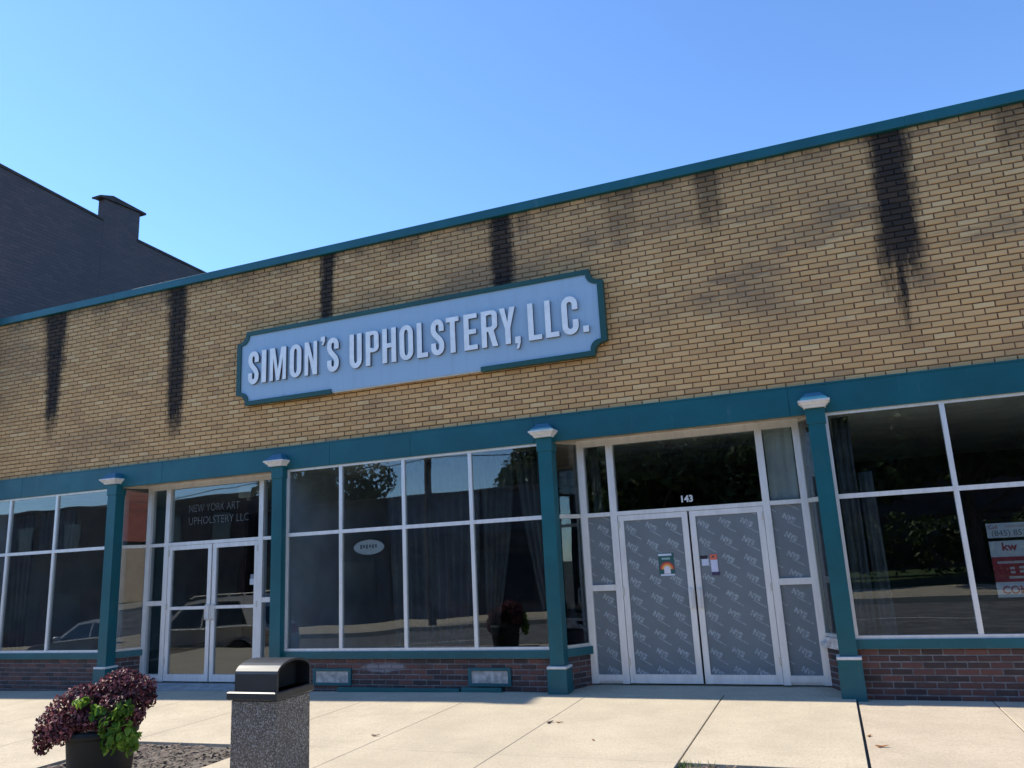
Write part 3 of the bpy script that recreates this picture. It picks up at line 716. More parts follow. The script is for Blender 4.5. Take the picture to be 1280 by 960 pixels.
# ---------------------------------------------------------------- writing and notices on the doors
M_WTXT = simple('white_vinyl', (.60, .62, .62), .5, .05, 10); M_GTXT = simple('etched_grey_vinyl', (.08, .09, .09), .6, .2, 20)
o = link('street_number', text_mesh('street_number', '143', .108, [M_WTXT], .002, 1.0, offset=.004), None, (-1.585, YD+.006, 2.118))
tag(o, 'white street number on the glass above the grey wrapped doors', 'number')
tx = empty('transom_lettering', (-8.72, YD+.006, 2.30), 'grey shop lettering on the glass above the clear glass doors', 'lettering')
for body, z, ww in (('NEW YORK ART', 2.505, .98), ('UPHOLSTERY LLC', 2.315, 1.16)):
    me = text_mesh('letter_row', body, .165, [M_GTXT], .002, 1.0, offset=-.001)
    xs_ = [v.co.x for v in me.vertices]; k = ww/(max(xs_)-min(xs_))
    for v in me.vertices: v.co.x *= k
    link('letter_row', me, tx, (-9.21+8.72, 0, z-2.30))
def paper(name, x0, x1, z0, z1, y, mat_, loc=None):
    return MB().box(x0, x1, y-.002, y, z0, z1).build(name, mat_)
flat = lambda n, c: simple(n, c, .6, .05, 20)
P = empty('poster', (-1.81, YD-.006-.002, 1.26), 'small green poster with orange arch taped to the left grey door', 'poster')
MB().box(-1.907, -1.720, YD-.006-.003, YD-.006-.001, 1.262, 1.528).build('sheet', flat('poster_green', (.02, .10, .09)), P)
MB().box(-1.905, -1.745, YD-.006-.0045, YD-.006-.0032, 1.497, 1.521).build('top_band', flat('poster_white', (.6, .66, .75)), P)
MB().box(-1.893, -1.722, YD-.006-.0045, YD-.006-.0032, 1.264, 1.284).build('bottom_band', flat('poster_white2', (.6, .66, .75)), P)
MB().box(-1.865, -1.765, YD-.006-.0045, YD-.006-.0032, 1.452, 1.474).build('heading', flat('poster_mint', (.25, .42, .42)), P)
for i, (r0, r1, c) in enumerate(((.072, .088, (.38, .05, .06)), (.055, .072, (.70, .16, .04)), (.038, .055, (.75, .42, .10)), (.0, .038, (.70, .68, .75)))):
    cx, cz = -1.808, 1.34
    pts = [(cx+r1*math.cos(R(k*10)), cz+r1*math.sin(R(k*10))) for k in range(19)]
    if r0: pts += [(cx+r0*math.cos(R(180-k*10)), cz+r0*math.sin(R(180-k*10))) for k in range(19)]
    else: pts += [(cx-r1, 1.288), (cx+r1, 1.288)]
    mb = MB()
    if r0:
        for k in range(18): mb.prism_y([pts[k], pts[k+1], pts[36-k], pts[37-k]], YD-.006-.0045, YD-.006-.0032)
    else: mb.prism_y(pts, YD-.006-.0045, YD-.006-.0032)
    mb.build('arch_band', flat('poster_arch%d' % i, c), P)
P = empty('notice', (-1.36, YD-.006-.002, 1.34), 'small white notice with black heading on the right grey door', 'notice')
MB().box(-1.395, -1.315, YD-.006-.003, YD-.006-.001, 1.362, 1.438).build('sheet', flat('notice_white', (.55, .60, .72)), P)
MB().box(-1.41, -1.325, YD-.006-.003, YD-.006-.001, 1.439, 1.478).build('heading', flat('notice_black', (.012, .012, .02)), P)
P = empty('notice', (-1.25, YD-.006-.002, 1.25), 'tall white notice with orange top on the right grey door', 'notice')
MB().box(-1.293, -1.215, YD-.006-.006, YD-.006-.004, 1.288, 1.425).build('sheet', flat('notice_white2', (.58, .60, .74)), P)
MB().box(-1.298, -1.217, YD-.006-.006, YD-.006-.004, 1.4255, 1.487).build('top_panel', flat('notice_orange', (.72, .15, .09)), P)
MB().box(-1.272, -1.247, YD-.006-.0075, YD-.006-.0062, 1.45, 1.470).build('mark', flat('notice_mark', (.1, .06, .06)), P)
MB().box(-1.290, -1.200, YD-.006-.006, YD-.006-.004, 1.248, 1.2875).build('bottom_panel', flat('notice_navy', (.045, .04, .10)), P)
P = empty('notice', (-7.94, YD-.022, 1.36), 'pale paper notice on the right leaf of the clear glass doors', 'notice')
MB().box(-7.985, -7.895, YD-.003, YD-.001, 1.37, 1.455).build('sheet', flat('notice_pale', (.5, .55, .6)), P)
MB().box(-7.975, -7.905, YD-.003, YD-.001, 1.456, 1.52).build('heading', flat('notice_grey', (.2, .24, .28)), P)
# oval sign hanging behind the glass of the middle window
M_OV = simple('oval_white', (.60, .60, .56), .6, .1, 20)
P = empty('oval_sign', (-5.73, .06, 1.69), 'small white oval sign hanging behind the middle storefront glass', 'sign')
pts = [(-5.73+.235*math.cos(R(k*10)), 1.80+.098*math.sin(R(k*10))) for k in range(36)]
MB().prism_y(pts, .058, .066).build('plate', M_OV, P)
b = MB(); M_OVT = flat('oval_grey', (.16, .16, .16))
for k in range(6): b.box(-5.865+k*.046, -5.865+k*.046+.03, .056, .0575, 1.78+.012*(k % 2), 1.835)
b.build('lettering', M_OVT, P)
# realtor sign behind the right hand glass
P = empty('window_sign', (1.92, .08, .94), 'red and white property sign in the right storefront window', 'sign')
W2 = flat('sign_white', (.46, .49, .50)); RD = flat('sign_red', (.26, .02, .03)); RT = flat('sign_red_text', (.30, .03, .05)); GT = flat('sign_grey_text', (.13, .13, .14))
for z0, z1, mt, nm in ((1.516, 1.66, W2, 'phone_panel'), (1.328, 1.484, W2, 'logo_panel'), (1.085, 1.327, RD, 'red_panel'), (.937, 1.084, W2, 'bottom_panel')):
    MB().box(1.515, 2.36, .075, .081, z0, z1).build(nm, mt, P)
def signtext(body, x, z, size, mt, sx=1, off=0): 
    o = woff(P); link('lettering', text_mesh('lettering', body, size, [mt], .0015, sx, offset=off), P, (x-o.x, .0735-o.y, z-o.z))
signtext('(845) 853-', 1.55, 1.535, .080, GT, 1.0); signtext('Call', 1.53, 1.605, .055, RT); signtext('kw', 1.62, 1.39, .11, RT, 1.0, .003)
signtext('COMMERCIAL', 1.56, .972, .105, RT, .95, .003)
b = MB()
for k, (x0, x1, z) in enumerate(((1.68, 2.1, 1.612), (1.56, 1.95, 1.262), (1.66, 1.70, 1.205), (1.74, 2.0, 1.21), (1.66, 1.70, 1.165), (1.74, 2.02, 1.17), (1.64, 2.05, 1.115))): b.box(x0, x1, .0735, .0748, z, z+.024)
b.build('small_print', flat('sign_pale_print', (.42, .36, .36)), P)

# ---------------------------------------------------------------- things inside the windows
def curtain(label, xt0, xt1, xb0, xb1, z0, z1, y, mat_, folds=9, amp=.03, tie=0):
    n, mrow = folds*8, 14; b = MB(); vs = []
    for j in range(mrow+1):
        k = j/mrow; kk = k**(1.6 if tie else 1)
        a, c = xt0+(xb0-xt0)*kk, xt1+(xb1-xt1)*kk
        for i in range(n+1):
            u = i/n; vs.append((a+(c-a)*u, y+amp*math.sin(u*folds*2*math.pi+.4*math.sin(3*k))+.01*math.sin(7*u+5*k), z1+(z0-z1)*k))
    b.add(vs, [(j*(n+1)+i, (j+1)*(n+1)+i, (j+1)*(n+1)+i+1, j*(n+1)+i+1) for j in range(mrow) for i in range(n)])
    o = b.build('curtain', mat_, None, True); md = o.modifiers.new('t', 'SOLIDIFY'); md.thickness = .004
    return tag(o, label, 'curtain', 'curtains inside the storefront')
curtain('grey curtain hanging behind second and third panes of the middle window', -5.75, -4.25, -5.6, -4.4, .25, 2.93, .55, M_CURT, 12)
curtain('narrow grey curtain drawn left behind the fourth middle pane', -4.2, -3.72, -4.2, -4.05, .6, 2.93, .42, M_CURTD, 5, .025, 1)
curtain('narrow grey curtain drawn right beside the third column', -3.70, -3.25, -3.35, -3.22, .6, 2.93, .42, M_CURTD, 5, .025, 1)
curtain('grey folded strip standing in for the return frame, left in the right storefront window', .22, .40, .20, .38, .5, 2.93, .30, M_CURT, 3, .02)  # this strip and the next stand in for the return frame
curtain('shorter folded strip beside the taller one, standing in for the return frame', .42, .56, .42, .58, .5, 2.30, .34, M_CURT, 2, .02)
curtain('beige cloth behind the small upper pane right of the transom', -.545, -.225, -.545, -.225, 2.05, 2.90, .445, M_CURTP, 3, .006)
curtain('beige cloth strip behind the small upper pane left of the transom', -2.74, -2.60, -2.68, -2.56, 1.95, 2.93, .52, M_CURTD, 2, .012)
curtain('slate curtain in the left storefront window', -12.6, -11.75, -12.6, -11.75, 2.0, 2.75, .5, M_CURT, 7)
curtain('slate curtain at the far left window edge', -13.4, -12.75, -13.4, -12.75, .4, 2.75, .5, M_CURT, 6)
tag(MB().lathe(-10.62, .42, [(.10, .4), (.10, 2.97)], 16).build('interior_post', M_INT), 'grey round post inside the left storefront window', 'post')
P = empty('beige_box', (-8.18, .5, 2.66), 'beige box above the clear glass doors, behind the transom glass', 'light fitting')
MB().bevbox(-8.30, -8.06, .46, .54, 2.665, 2.86, .01).build('housing', M_CURTB, P); MB().lathe(-8.12, .50, [(.035, 2.62), (.04, 2.64), (.03, 2.664)], 12).build('box_stub', M_CURTB, P)  # plain beige box with a small round stub below

# ---------------------------------------------------------------- litter bin
BN = empty('litter_bin', (-3.905, -4.2, zg(-3.9)), 'square pebbled concrete litter bin with black arched lid', 'bin')
x0, x1, y0, y1 = -4.105, -3.708, -4.40, -4.0
MB().bevbox(x0, x1, y0, y1, -.02, .672, .012).build('body', M_AGG, BN)
MB().bevbox(x0-.026, x1+.018, y0-.022, y1+.022, .671, .727, .008).build('collar', M_BLACK, BN)
def archprof(ya, yb, zb, zs, zt, n=14, inset=0):
    pts = [(ya+inset, zb)]
    for k in range(n+1):
        a = math.pi*(1-k/n); cy = (ya+yb)/2; pts.append((cy+((yb-ya)/2-inset)*math.cos(a), zs+(zt-zs-inset)*math.sin(a)))
    pts.append((yb-inset, zb)); return pts
lid = MB(); lx0, lx1 = -4.075, -3.705; po = archprof(-4.395, -4.005, .727, .845, .93); pi = archprof(-4.395, -4.005, .727, .845, .93, inset=.016)
lid.rings([[(xx, y, z) for y, z in pf] for xx, pf in ((lx0+.12, pi), (lx0, pi), (lx0, po), (lx1, po), (lx1, pi), (lx1-.12, pi))], caps=False)
lid.build('lid', M_BLACK, BN)
MB().prism_x(pi, lx1-.121, lx1-.125).prism_x(pi, lx0+.121, lx0+.125).build('opening_shade_plate', M_BLACKIN, BN)  # near-black plates stand in for the shade inside the lid openings

# ---------------------------------------------------------------- planter
def leaves(name, mat_, parent, centres, n, size, droop=.3, seed=1, aspect=.6):
    """n leaf blades on ellipsoid shells [(cx,cy,cz,rx,ry,rz,weight)]"""
    g = np.random.default_rng(seed); W = np.array([c[6] for c in centres], float); W /= W.sum()
    idx = g.choice(len(centres), n, p=W); C = np.array([c[:6] for c in centres])[idx]
    d = g.normal(size=(n, 3)); d /= np.linalg.norm(d, axis=1)[:, None]
    rad = g.uniform(.45, 1.05, n)**.6
    pos = C[:, :3] + d*C[:, 3:6]*rad[:, None]
    pos[:, 2] = np.maximum(pos[:, 2], .02)
    nrm = d*.8 + g.normal(size=(n, 3))*.55 + np.array([0, 0, .35]); nrm /= np.linalg.norm(nrm, axis=1)[:, None]
    t = g.normal(size=(n, 3)); t[:, 2] -= droop; t -= nrm*(t*nrm).sum(1)[:, None]; t /= np.linalg.norm(t, axis=1)[:, None]
    s = np.cross(nrm, t); L = size*g.uniform(.6, 1.3, n)[:, None]; Wd = L*aspect
    v = np.stack([pos-t*L, pos+s*Wd*.9-t*L*.2+nrm*L*.15, pos+s*Wd*.5+t*L*.5, pos+t*L-nrm*L*.25, pos-s*Wd*.5+t*L*.5, pos-s*Wd*.9-t*L*.2+nrm*L*.15], 1).reshape(-1, 3)
    off = np.array(woff(parent)); me = bpy.data.meshes.new(name)
    k = np.arange(n)*6; f = np.stack([k, k+1, k+2, k+3], 1).tolist() + np.stack([k, k+3, k+4, k+5], 1).tolist()
    me.from_pydata((v-off).tolist(), [], f); me.materials.append(mat_)
    a = me.attributes.new('tone', 'FLOAT', 'POINT'); tone = np.clip(g.uniform(0, 1, n)**1.4, 0, 1); a.data.foreach_set('value', np.repeat(tone, 6).astype(np.float32))
    me.update(); return link(name, me, parent)
PC = (-5.55, -4.2)
def pa(sd, z, tw=0.0): return (PC[0] + .933*sd + .36*tw, PC[1] + .36*sd - .93*tw, z)   # sideways, up, towards the street
def el(sd, z, tw, rs, rz_, wgt): return (*pa(sd, z, tw), rs, rs, rz_, wgt)
PL = empty('planter', (PC[0], PC[1], zg(PC[0])-.02), 'round black plastic planter standing in mulch bed', 'planter')
MB().lathe(*PC, [(.215,-.03),(.222,.0),(.252,.34),(.257,.355),(.268,.36),(.27,.38),(.27,.405),(.262,.412),(.247,.41),(.242,.38)], 40, caps=False).build('pot', M_POT, PL, True)
MB().lathe(*PC, [(.243,.37),(.15,.38),(.01,.385)], 24).build('soil', M_SOIL, PL)
def stems(b, pts, r=.006):
    for p in pts:
        q = pa(*p); b.tube([(PC[0]+random.uniform(-.08,.08), PC[1]+random.uniform(-.08,.08), .41), ((PC[0]+q[0])/2, (PC[1]+q[1])/2, q[2]+.05), q], [r, r*.8, r*.5], 5)
K = empty('purple_plant', pa(-.15, .43), 'purple leaved plant trailing over the left rim of black planter', 'plant')
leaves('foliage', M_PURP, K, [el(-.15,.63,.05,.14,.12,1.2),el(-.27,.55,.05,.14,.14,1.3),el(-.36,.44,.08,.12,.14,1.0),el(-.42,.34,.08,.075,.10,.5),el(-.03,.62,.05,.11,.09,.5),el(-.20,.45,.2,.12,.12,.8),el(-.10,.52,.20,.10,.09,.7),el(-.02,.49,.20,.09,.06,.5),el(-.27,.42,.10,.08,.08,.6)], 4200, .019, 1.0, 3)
b = MB(); stems(b, [(-.15,.6),(-.3,.5),(-.4,.36),(-.1,.6,.2)]); b.build('stem', M_BARK, K)
K = empty('purple_plant', pa(.15, .43), 'purple leaved plant mounded on the right side of black planter', 'plant')
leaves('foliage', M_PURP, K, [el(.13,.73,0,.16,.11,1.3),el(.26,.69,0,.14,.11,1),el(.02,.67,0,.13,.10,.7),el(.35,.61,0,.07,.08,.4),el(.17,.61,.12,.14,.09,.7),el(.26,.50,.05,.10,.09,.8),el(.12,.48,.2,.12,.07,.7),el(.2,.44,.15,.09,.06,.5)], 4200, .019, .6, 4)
b = MB(); stems(b, [(.1,.7),(.25,.66),(.0,.64)]); b.build('stem', M_BARK, K)
K = empty('sweet_potato_vine', pa(.15, .43, .2), 'bright green vine trailing over the right rim of black planter', 'plant')
leaves('foliage', M_LIME, K, [el(.25,.56,.20,.08,.06,1),el(.20,.46,.27,.08,.09,1.0),el(.28,.39,.22,.08,.10,1.1),el(.33,.32,.18,.06,.09,.8),el(.20,.33,.27,.06,.08,.6),el(-.06,.635,.24,.07,.028,.4),el(.08,.56,.25,.06,.05,.4)], 340, .033, 1.4, 5, .75)
b = MB(); stems(b, [(.22,.52,.25),(.26,.4,.28),(.3,.34,.25),(-.05,.61,.25)], .005); b.build('stem', M_WEED, K)

# ---------------------------------------------------------------- fallen leaves and weeds on the pavement
def dryleaf(x, y, z, s, a, mat_, label):
    b = MB(); pts = []
    for k in range(10):
        t = k/10*2*math.pi; r_ = s*(1+.35*math.cos(3*t+a)); pts.append((x+r_*math.cos(t)*1.3*math.cos(a)-r_*.6*math.sin(t)*math.sin(a), y+r_*math.cos(t)*1.3*math.sin(a)+r_*.6*math.sin(t)*math.cos(a), z+.004+.35*s*abs(math.cos(t))))
    lo = [(p[0], p[1], p[2]-.0015) for p in pts]
    b.rings([lo, pts]); tag(b.build('dry_leaf', mat_), label, 'leaf', 'dry leaves on the sidewalk')
dryleaf(-4.157, -2.38, 0, .030, .3, M_DRYD, 'dark dry leaf lying nearest the litter bin on the sidewalk')
dryleaf(-2.69, -1.62, 0, .034, 1.2, M_DRYD, 'dark dry leaf on a slab joint before the third column')
dryleaf(-2.60, -1.60, 0, .025, .2, M_DRY, 'orange dry leaf beside the dark leaf on the slab joint')
dryleaf(-2.076, -2.245, 0, .016, 2, M_DRY, 'tiny orange leaf in front of the grey wrapped doors')
dryleaf(.19, -2.02, -.022, .036, .1, M_DRY, 'orange leaf right of the wide joint before the fourth column')
dryleaf(.12, -1.67, -.022, .022, 1.1, M_DRY, 'small brown leaf at the wide joint before the fourth column')
b = MB()
for k in range(36):
    x, y = -1.2+random.uniform(-.04, .3)*random.random(), -2.88+random.uniform(-.05, .03); a = random.uniform(0, 6.3); l = random.uniform(.02, .06)
    b.add([(x-.004, y, -.02), (x+.004, y, -.02), (x+math.cos(a)*l*.6, y+math.sin(a)*l*.6, -.01+l)], [(0,1,2)])
tag(b.build('weed_tuft', M_WEED), 'tuft of green weeds at the edge of the bare bed', 'weed')

# ---------------------------------------------------------------- taller neighbour on the left
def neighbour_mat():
    M = MT('glare_lifted_dark_brick', .9, spec=.2); x, y, z = M.xyz()
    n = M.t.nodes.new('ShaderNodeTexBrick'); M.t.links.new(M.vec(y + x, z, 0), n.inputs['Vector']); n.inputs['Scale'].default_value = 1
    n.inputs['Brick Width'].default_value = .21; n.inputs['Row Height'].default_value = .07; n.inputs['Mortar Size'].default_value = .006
    n.inputs['Color1'].default_value = (.088, .080, .090, 1); n.inputs['Color2'].default_value = (.115, .095, .100, 1); n.inputs['Mortar'].default_value = (.085, .082, .09, 1)  # brick tones raised and blued to stand in for a glare veil
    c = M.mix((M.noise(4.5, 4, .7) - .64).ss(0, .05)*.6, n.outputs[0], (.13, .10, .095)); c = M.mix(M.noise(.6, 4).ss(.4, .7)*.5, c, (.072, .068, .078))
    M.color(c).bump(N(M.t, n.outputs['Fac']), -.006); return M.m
M_NBRICK = neighbour_mat(); M_CAP = simple('dark_stone_cap', (.05, .042, .04), .8, .3, 6)
NB = empty('neighbouring_building', (-20, 5, -.2), 'taller dark brick building rising behind the left end of the shop', 'building')
MB().box(-27, -13.6, -.36, 13, -1.2, 8.6).build('wall', M_NBRICK, NB)
# the top edge steps down gently towards the back
for ya, yb, za, zb_ in ((-.36, 2.14, 9.27, 9.09), (3.07, 13.0, 8.955, 8.58)):
    MB().prism_x([(ya, 8.6), (yb, 8.6), (yb, zb_), (ya, za)], -13.98, -13.60).build('parapet', M_NBRICK, NB)
    MB().prism_x([(ya-.03, za+.001), (yb+.0, zb_+.001), (yb+.0, zb_+.05), (ya-.03, za+.055)], -14.02, -13.575).build('parapet_cap', M_CAP, NB)
ch = MB().box(-13.76, -13.596, 2.135, 3.085, 5.0, 9.66).build('chimney', M_NBRICK, NB)
MB().prism_x([(1.99, 9.58), (2.08, 9.60), (3.12, 9.66), (3.22, 9.655), (3.22, 9.70), (2.32, 9.74), (1.99, 9.62)], -13.80, -13.55).build('chimney_cap', M_CAP, ch)
for z in (1.2, 4.4):
    for x in (-25, -22.4, -19.8, -17.2, -15.0):
        f = MB().box(x-.55, x+.55, -.40, -.355, z, z+.06).box(x-.55, x+.55, -.40, -.355, z+1.74, z+1.8).box(x-.55, x-.49, -.40, -.355, z+.06, z+1.74).box(x+.49, x+.55, -.40, -.355, z+.06, z+1.74)
        f = f.build('window', M_ALU2, NB); MB().box(x-.49, x+.49, -.372, -.362, z+.06, z+1.74).build('pane', M_BLACK, f)
MB().box(-26.9, -14.0, -.3, 12.9, 8.61, 8.66).build('roof', M_CAP, NB)

# ---------------------------------------------------------------- across the street (seen in the glass)
M_RED = simple('red_brick_far', (.30, .085, .06), .9, .2, 3, bump=.004, bscale=25); M_TAN = simple('tan_render', (.42, .33, .24), .9, .12, 2)
M_GREYW = simple('grey_siding', (.085, .09, .10), .85, .15, 2); M_DKW = simple('dark_brick_far', (.09, .06, .055), .9, .2, 3)
M_FARGL = simple('far_window_glass', (.03, .04, .05), .12, 0, spec=.6)
def far_shop(name, label, x0, x1, y, h, mat_, n, storeys=1, face=1):
    """flat-roofed shop whose front faces the camera's side (+y)"""
    cx = (x0+x1)/2; zb = zr(cx); r = empty(name, (cx, y-4, zb), label, 'building')
    MB().box(x0, x1, y-9, y, zb-.5, zb+h).build('wall', mat_, r)
    MB().bevbox(x0-.1, x1+.1, y-.2, y+.12, zb+h, zb+h+.18, .02).build('cornice', M_CAP, r); MB().box(x0+.02, x1-.02, y-9, y-.2, zb+h, zb+h+.05).build('roof', M_INTD, r)
    wd = (x1-x0)/n
    for i in range(n):
        a = x0+wd*i
        for s_ in range(storeys):
            z0 = zb+.75 if s_ == 0 else zb+1.2+s_*3.2; z1 = z0+(1.9 if s_ == 0 else 1.6); m0 = .3 if s_ == 0 else wd*.3
            if s_ == 0 and i % 3 == 1:
                d_ = MB().box(a+wd*.3, a+wd*.7, y, y+.05, zb+.16, zb+2.35).build('door', M_DKW, r); MB().box(a+wd*.36, a+wd*.64, y+.051, y+.06, zb+.9, zb+2.2).build('pane', M_FARGL, d_); continue
            f = MB().box(a+m0, a+wd-m0, y, y+.06, z0, z0+.08).box(a+m0, a+wd-m0, y, y+.06, z1-.08, z1).box(a+m0, a+m0+.08, y, y+.06, z0+.08, z1-.08).box(a+wd-m0-.08, a+wd-m0, y, y+.06, z0+.08, z1-.08)
            f = f.build('window', M_CAP, r); MB().box(a+m0+.08, a+wd-m0-.08, y+.005, y+.02, z0+.08, z1-.08).build('pane', M_FARGL, f)
    MB().box(x0+.3, x1-.3, y, y+.10, zb+2.85, zb+3.55).build('fascia', M_INTD, r)
    return r
far_shop('far_shop', 'low grey rendered shop across the street, reflected in the middle window', -24.5, -10.2, -19.6, 5.0, M_GREYW, 6)
far_shop('far_shop', 'two-storey dark brick shop across the street, reflected in the left window', -46, -25, -19.6, 6.6, M_DKW, 7, 2)
r = far_shop('far_brick_house', 'red brick and tan corner building far along the street, seen in the recess glass', 30, 48, -19.6, 3.6, M_TAN, 5)
MB().box(30.02, 47.98, -28.5, -19.62, zr(39)+3.9, zr(39)+8.2).build('upper_wall', M_RED, r)
b = MB().prism_x([(-29.0, zr(39)+8.2), (-19.2, zr(39)+8.2), (-24.1, zr(39)+10.2)], 29.6, 48.4); b.build('pitched_roof', M_CAP, r)

def tree_mesh(h, spread, seed, n=5200):
    g = random.Random(seed); b = MB(); tips = []
    b.tube([(0,0,-.6), (.05,.02,h*.18), (-.03,.06,h*.36), (.05,0,h*.55)], [.26, .2, .17, .10], 9)
    for k in range(9):
        a = k*2.4+g.uniform(-.3, .3); z = h*(.26+.035*k); L = spread*g.uniform(.55, .9); t = (L*math.cos(a), L*math.sin(a), z+h*g.uniform(.14, .30)); tips.append(t)
        b.tube([(0,.03,z), (t[0]*.5, t[1]*.5, z+h*.10), t], [.085, .06, .025], 6)
    cl = [(*t, spread*.42, spread*.42, h*.13, 1) for t in tips] + [(0, 0, h*.78, spread*.55, spread*.55, h*.18, 1.6)]
    cl += [(g.uniform(-.6,.6)*spread, g.uniform(-.6,.6)*spread, h*g.uniform(.42,.92), spread*.28, spread*.28, h*.08, .7) for _ in range(12)]
    return b, cl, n
def tree(x, y, h, spread, seed, label, n=9000):
    z = zr(x)+.1; r = empty('street_tree', (0, 0, 0), label, 'tree', 'trees across the street')
    b, cl, n = tree_mesh(h, spread, seed, n); b.build('trunk', M_BARK, r, True)
    c = leaves('crown', M_TREE, r, cl, n, .19, .5, seed, .6); r.location = (x, y, z); return r
tree(-28.5, -30.5, 11.0, 3.8, 11, 'broad tree behind the grey shop across the street')
tree(-13.4, -31.0, 9.6, 3.0, 17, 'rounded tree rising behind the right half of the grey shop')
tree(-6.2, -21.5, 8.2, 3.4, 12, 'leafy tree at the right end of the grey shop')
tree(-.8, -21.0, 7.6, 3.6, 13, 'dense tree across the street opposite the grey wrapped doors')
tree(4.6, -20.6, 8.6, 3.9, 14, 'dense tree opposite the right storefront window')
tree(10.5, -22, 9.0, 4.0, 15, 'dense tree beyond the one opposite the right storefront')
tree(27.0, -17.2, 5.2, 2.0, 16, 'small street tree before the red brick corner building', 3000)
b = MB()
n = 40
tag(MB().box(-9.8, 30, -40, -19.62, -1.6, .02).build('lawn', simple('park_grass', (.06, .10, .02), .95, .3, 3, bump=.03)), kind='structure')
def hedge():
    r = empty('hedge', (0, 0, 0), 'dark clipped hedge across the street under the trees', 'hedge')
    cl = [(x, -26.5+random.uniform(-.4,.4), 1.1+random.uniform(-.3,.6), 1.2, .9, 1.3, 1) for x in np.arange(-9, 26, 1.3)]
    leaves('foliage', M_TREE, r, cl, 9000, .16, .4, 31); r.location = (0, 0, .02)
hedge()
far_shop('far_shop', 'long dark two-storey hall added behind the trees to cover the reflected skyline', -9, 27, -34, 7.0, M_DKW, 9, 2)  # added to hide bright sky gaps in the reflections
# utility pole and wires
UP = empty('utility_pole', (-13.0, -15.6, zr(-13)), 'wooden utility pole with crossarm across the street', 'pole')
z = zr(-13); MB().tube([(-13,-15.6,z-.3), (-13,-15.6,z+4.5), (-13,-15.6,z+9.2)], [.16, .14, .11], 10).build('pole', M_BARK, UP)
MB().box(-13.06, -12.94, -16.7, -14.5, z+8.5, z+8.62).build('crossarm', M_BARK, UP)
for y in (-16.6, -16.0, -15.2, -14.6): MB().lathe(-13, y, [(.03, z+8.62), (.05, z+8.68), (.03, z+8.78)], 8).build('insulator', M_ALU2, UP)
for y, zz, wl in ((-16.6, 8.75, 'overhead wire on the rear end of the pole crossarm'), (-15.2, 8.75, 'overhead wire on the middle of the pole crossarm'), (-14.6, 8.75, 'overhead wire on the street end of the pole crossarm'), (-15.6, 6.4, 'upper of two low cables strapped to the utility pole'), (-15.6, 5.9, 'lowest cable strapped to the utility pole')):
    b = MB()
    for xa, xb in ((-60, -13), (-13, 34)):
        b.tube([(xa+(xb-xa)*k/16, y, z+zz-4*.9*(k/16)*(1-k/16)+.02*(xa+(xb-xa)*k/16+13)) for k in range(17)], .018, 5)
    tag(b.build('overhead_wire', M_BLACK), wl, 'wire', 'overhead wires')

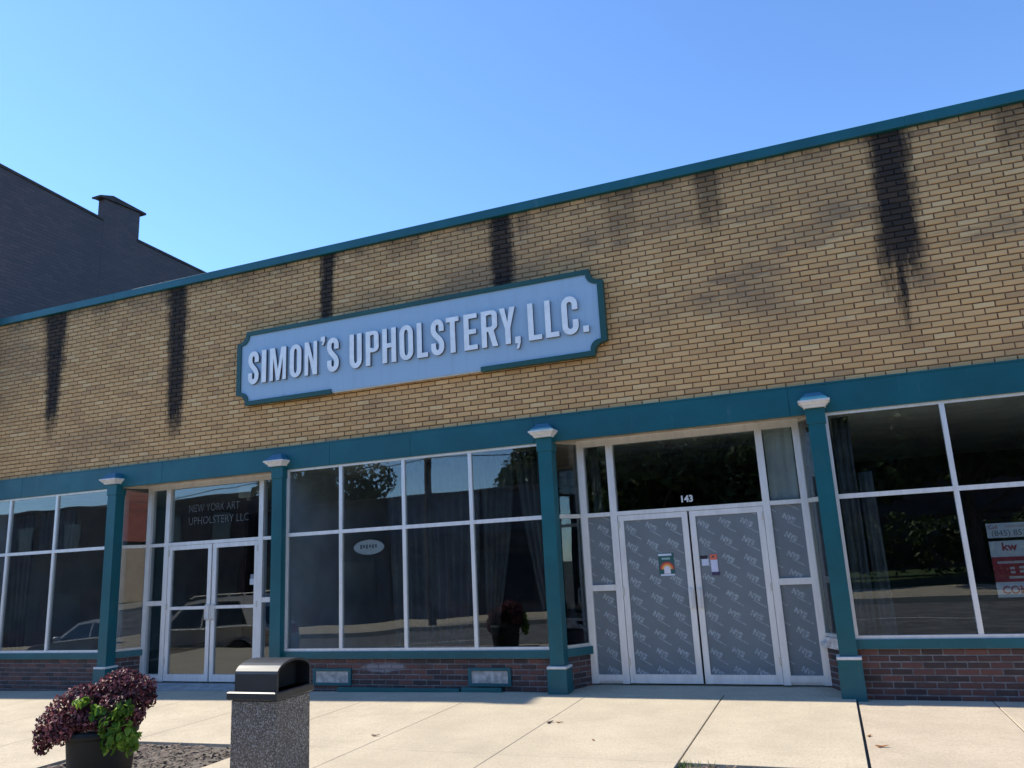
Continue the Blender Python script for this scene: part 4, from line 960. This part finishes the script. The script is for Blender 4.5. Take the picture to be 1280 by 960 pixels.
# parked cars (seen in the glass)
def lerp(a, b_, t): return a+(b_-a)*t
M_TYRE = simple('tyre_rubber', (.02, .02, .02), .8, 0); M_RIM = alu('wheel_rim', (.5, .5, .52)); M_LAMP = simple('headlamp_lens', (.6, .62, .65), .15, 0); M_TAIL = simple('tail_lamp', (.35, .02, .02), .25, 0)
def car(paint, suv, label):
    L = 4.65 if suv else 4.4; H = 1.70 if suv else 1.42; belt = 1.02 if suv else .90; hw = .92; r = empty('parked_car', (0, 0, 0), label, 'car', 'cars in the street')
    x0, x1 = -L/2, L/2; wx = (x0+.88, x1-.92); wr = .36 if suv else .32
    top = [(x0+.02, .42), (x0, .60), (x0+.10, belt-.18), (x0+.45, belt-.06), (x0+1.25, belt), (x1-.25, belt+.02), (x1-.03, belt-.15), (x1, .55), (x1-.05, .36)]
    bot = []
    for w_ in (wx[1], wx[0]):
        bot += [(w_+wr*1.18, .30)] + [(w_+wr*1.16*math.cos(R(a)), .36+wr*1.16*math.sin(R(a))) for a in range(0, 181, 20)] + [(w_-wr*1.18, .30)]
    prof = [(p[0], p[1]) for p in top] + [(x1-.1, .30)] + bot + [(x0+.1, .30)]
    body = MB().rings([[(x, s_*yy, lerp(z, .62, k)) for x, z in prof] for s_, yy, k in ((-1, hw-.10, .05), (-1, hw-.02, .0), (-1, hw, 0.02), (1, hw, .02), (1, hw-.02, .0), (1, hw-.10, .05))])
    bo = body.build('body', paint, r)
    gp = [(x0+1.20, belt-.01), (x0+1.95, H-.06), (x0+2.5, H), (x1-.75, H-.02) if suv else (x1-1.5, H-.02), (x1-.22, belt) if suv else (x1-.6, belt)]
    cab = MB().rings([[(x + (0 if z < belt+.02 else .04), s_*(hw-.06-(z-belt)*.28) * k, z) for x, z in gp] for s_, k in ((-1, 1), (-1, .92), (1, .92), (1, 1))])
    cb = cab.build('cabin', paint, r)
    for s_ in (-1, 1):
        yy = lambda z: s_*(hw-.06-(z-belt)*.28+.004)
        for q in ([(x0+1.42, belt+.03), (x0+2.03, H-.12), (x0+2.55, H-.09), (x0+2.55, belt+.04)], [(x0+2.62, belt+.04), (x0+2.62, H-.09), (x1-1.05 if suv else x1-1.6, H-.12), (x1-.75 if suv else x1-1.0, belt+.05)]):
            MB().add([(x, yy(z), z) for x, z in q] + [(x, yy(z)-s_*.01, z) for x, z in q], [(0,1,2,3),(7,6,5,4),(0,4,5,1),(1,5,6,2),(2,6,7,3),(3,7,4,0)]).build('side_window', M_FARGL, cb)
        MB().bevbox(x0+1.45, x0+1.62, s_*(hw+.09)-.09, s_*(hw+.09)+.09, belt+.02, belt+.16, .03).build('mirror', paint, r)
        MB().bevbox(x0-.005, x0+.20, s_*.62-.18, s_*.62+.18, belt-.30, belt-.16, .02).build('headlight', M_LAMP, r)
        MB().bevbox(x1-.16, x1+.01, s_*.72-.12, s_*.72+.12, belt-.28, belt-.06, .02).build('tail_light', M_TAIL, r)
    def screen(nm, a, c, k):
        w0, w1 = hw-.14, hw-.06-(H-belt)*.28-.06; nx = k*.02
        MB().add([(a[0]+nx,-w0,a[1]+.02),(a[0]+nx,w0,a[1]+.02),(c[0]+nx+.02,w1,c[1]-.03),(c[0]+nx+.02,-w1,c[1]-.03),(a[0]+nx-k*.015,-w0,a[1]+.02),(a[0]+nx-k*.015,w0,a[1]+.02),(c[0]+nx+.02-k*.015,w1,c[1]-.03),(c[0]+nx+.02-k*.015,-w1,c[1]-.03)], [(0,1,2,3),(7,6,5,4),(0,4,5,1),(1,5,6,2),(2,6,7,3),(3,7,4,0)]).build(nm, M_FARGL, cb)
    screen('windscreen', (x0+1.27, belt+.03), (x0+1.93, H-.08), -1); screen('rear_window', gp[4], gp[3], 1)
    MB().bevbox(x0-.02, x0+.06, -.55, .55, .50, .68, .02).build('grille', M_BLACK, r)
    if suv:
        for s_ in (-1, 1): MB().tube([(x0+2.1, s_*.66, H+.02), (x0+2.2, s_*.66, H+.06), (x1-1.0, s_*.66, H+.06), (x1-.9, s_*.66, H+.01)], .018, 6).build('roof_rail', M_ALU2, r)
    for w_ in wx:
        for s_ in (-1, 1):
            def disc(prof, nm, mt, par):
                b = MB(); n = 24
                b.rings([[(w_+q*math.cos(2*math.pi*j/n), s_*(hw-.20+yy), .36+q*math.sin(2*math.pi*j/n)) for j in range(n)] for q, yy in prof]); return b.build(nm, mt, par)
            wl = disc([(wr*.6, 0), (wr*.97, .0), (wr, .03), (wr, .17), (wr*.97, .20), (wr*.66, .205)], 'wheel', M_TYRE, r); disc([(wr*.64, .10), (wr*.64, .195), (wr*.5, .20), (wr*.2, .185), (.03, .20)], 'rim', M_RIM, wl)
    return r
def paint(n, c):
    M = MT(n, .35, metal=.0); M.color(c); M.b.inputs['Coat Weight'].default_value = .6; M.b.inputs['Coat Roughness'].default_value = .05; return M.m
c = car(paint('silver_car_paint', (.66, .65, .62)), True, 'silver sport utility car at the kerb, reflected in the clear glass doors'); c.location = (-14.3, -6.05, zr(-14.3)); c.rotation_euler.y = -math.atan(.04)
c = car(paint('white_car_paint', (.66, .66, .64)), False, 'white saloon car in the traffic lane, reflected in the left window'); c.location = (-19.3, -7.9, zr(-19.3)); c.rotation_euler.y = -math.atan(.04)
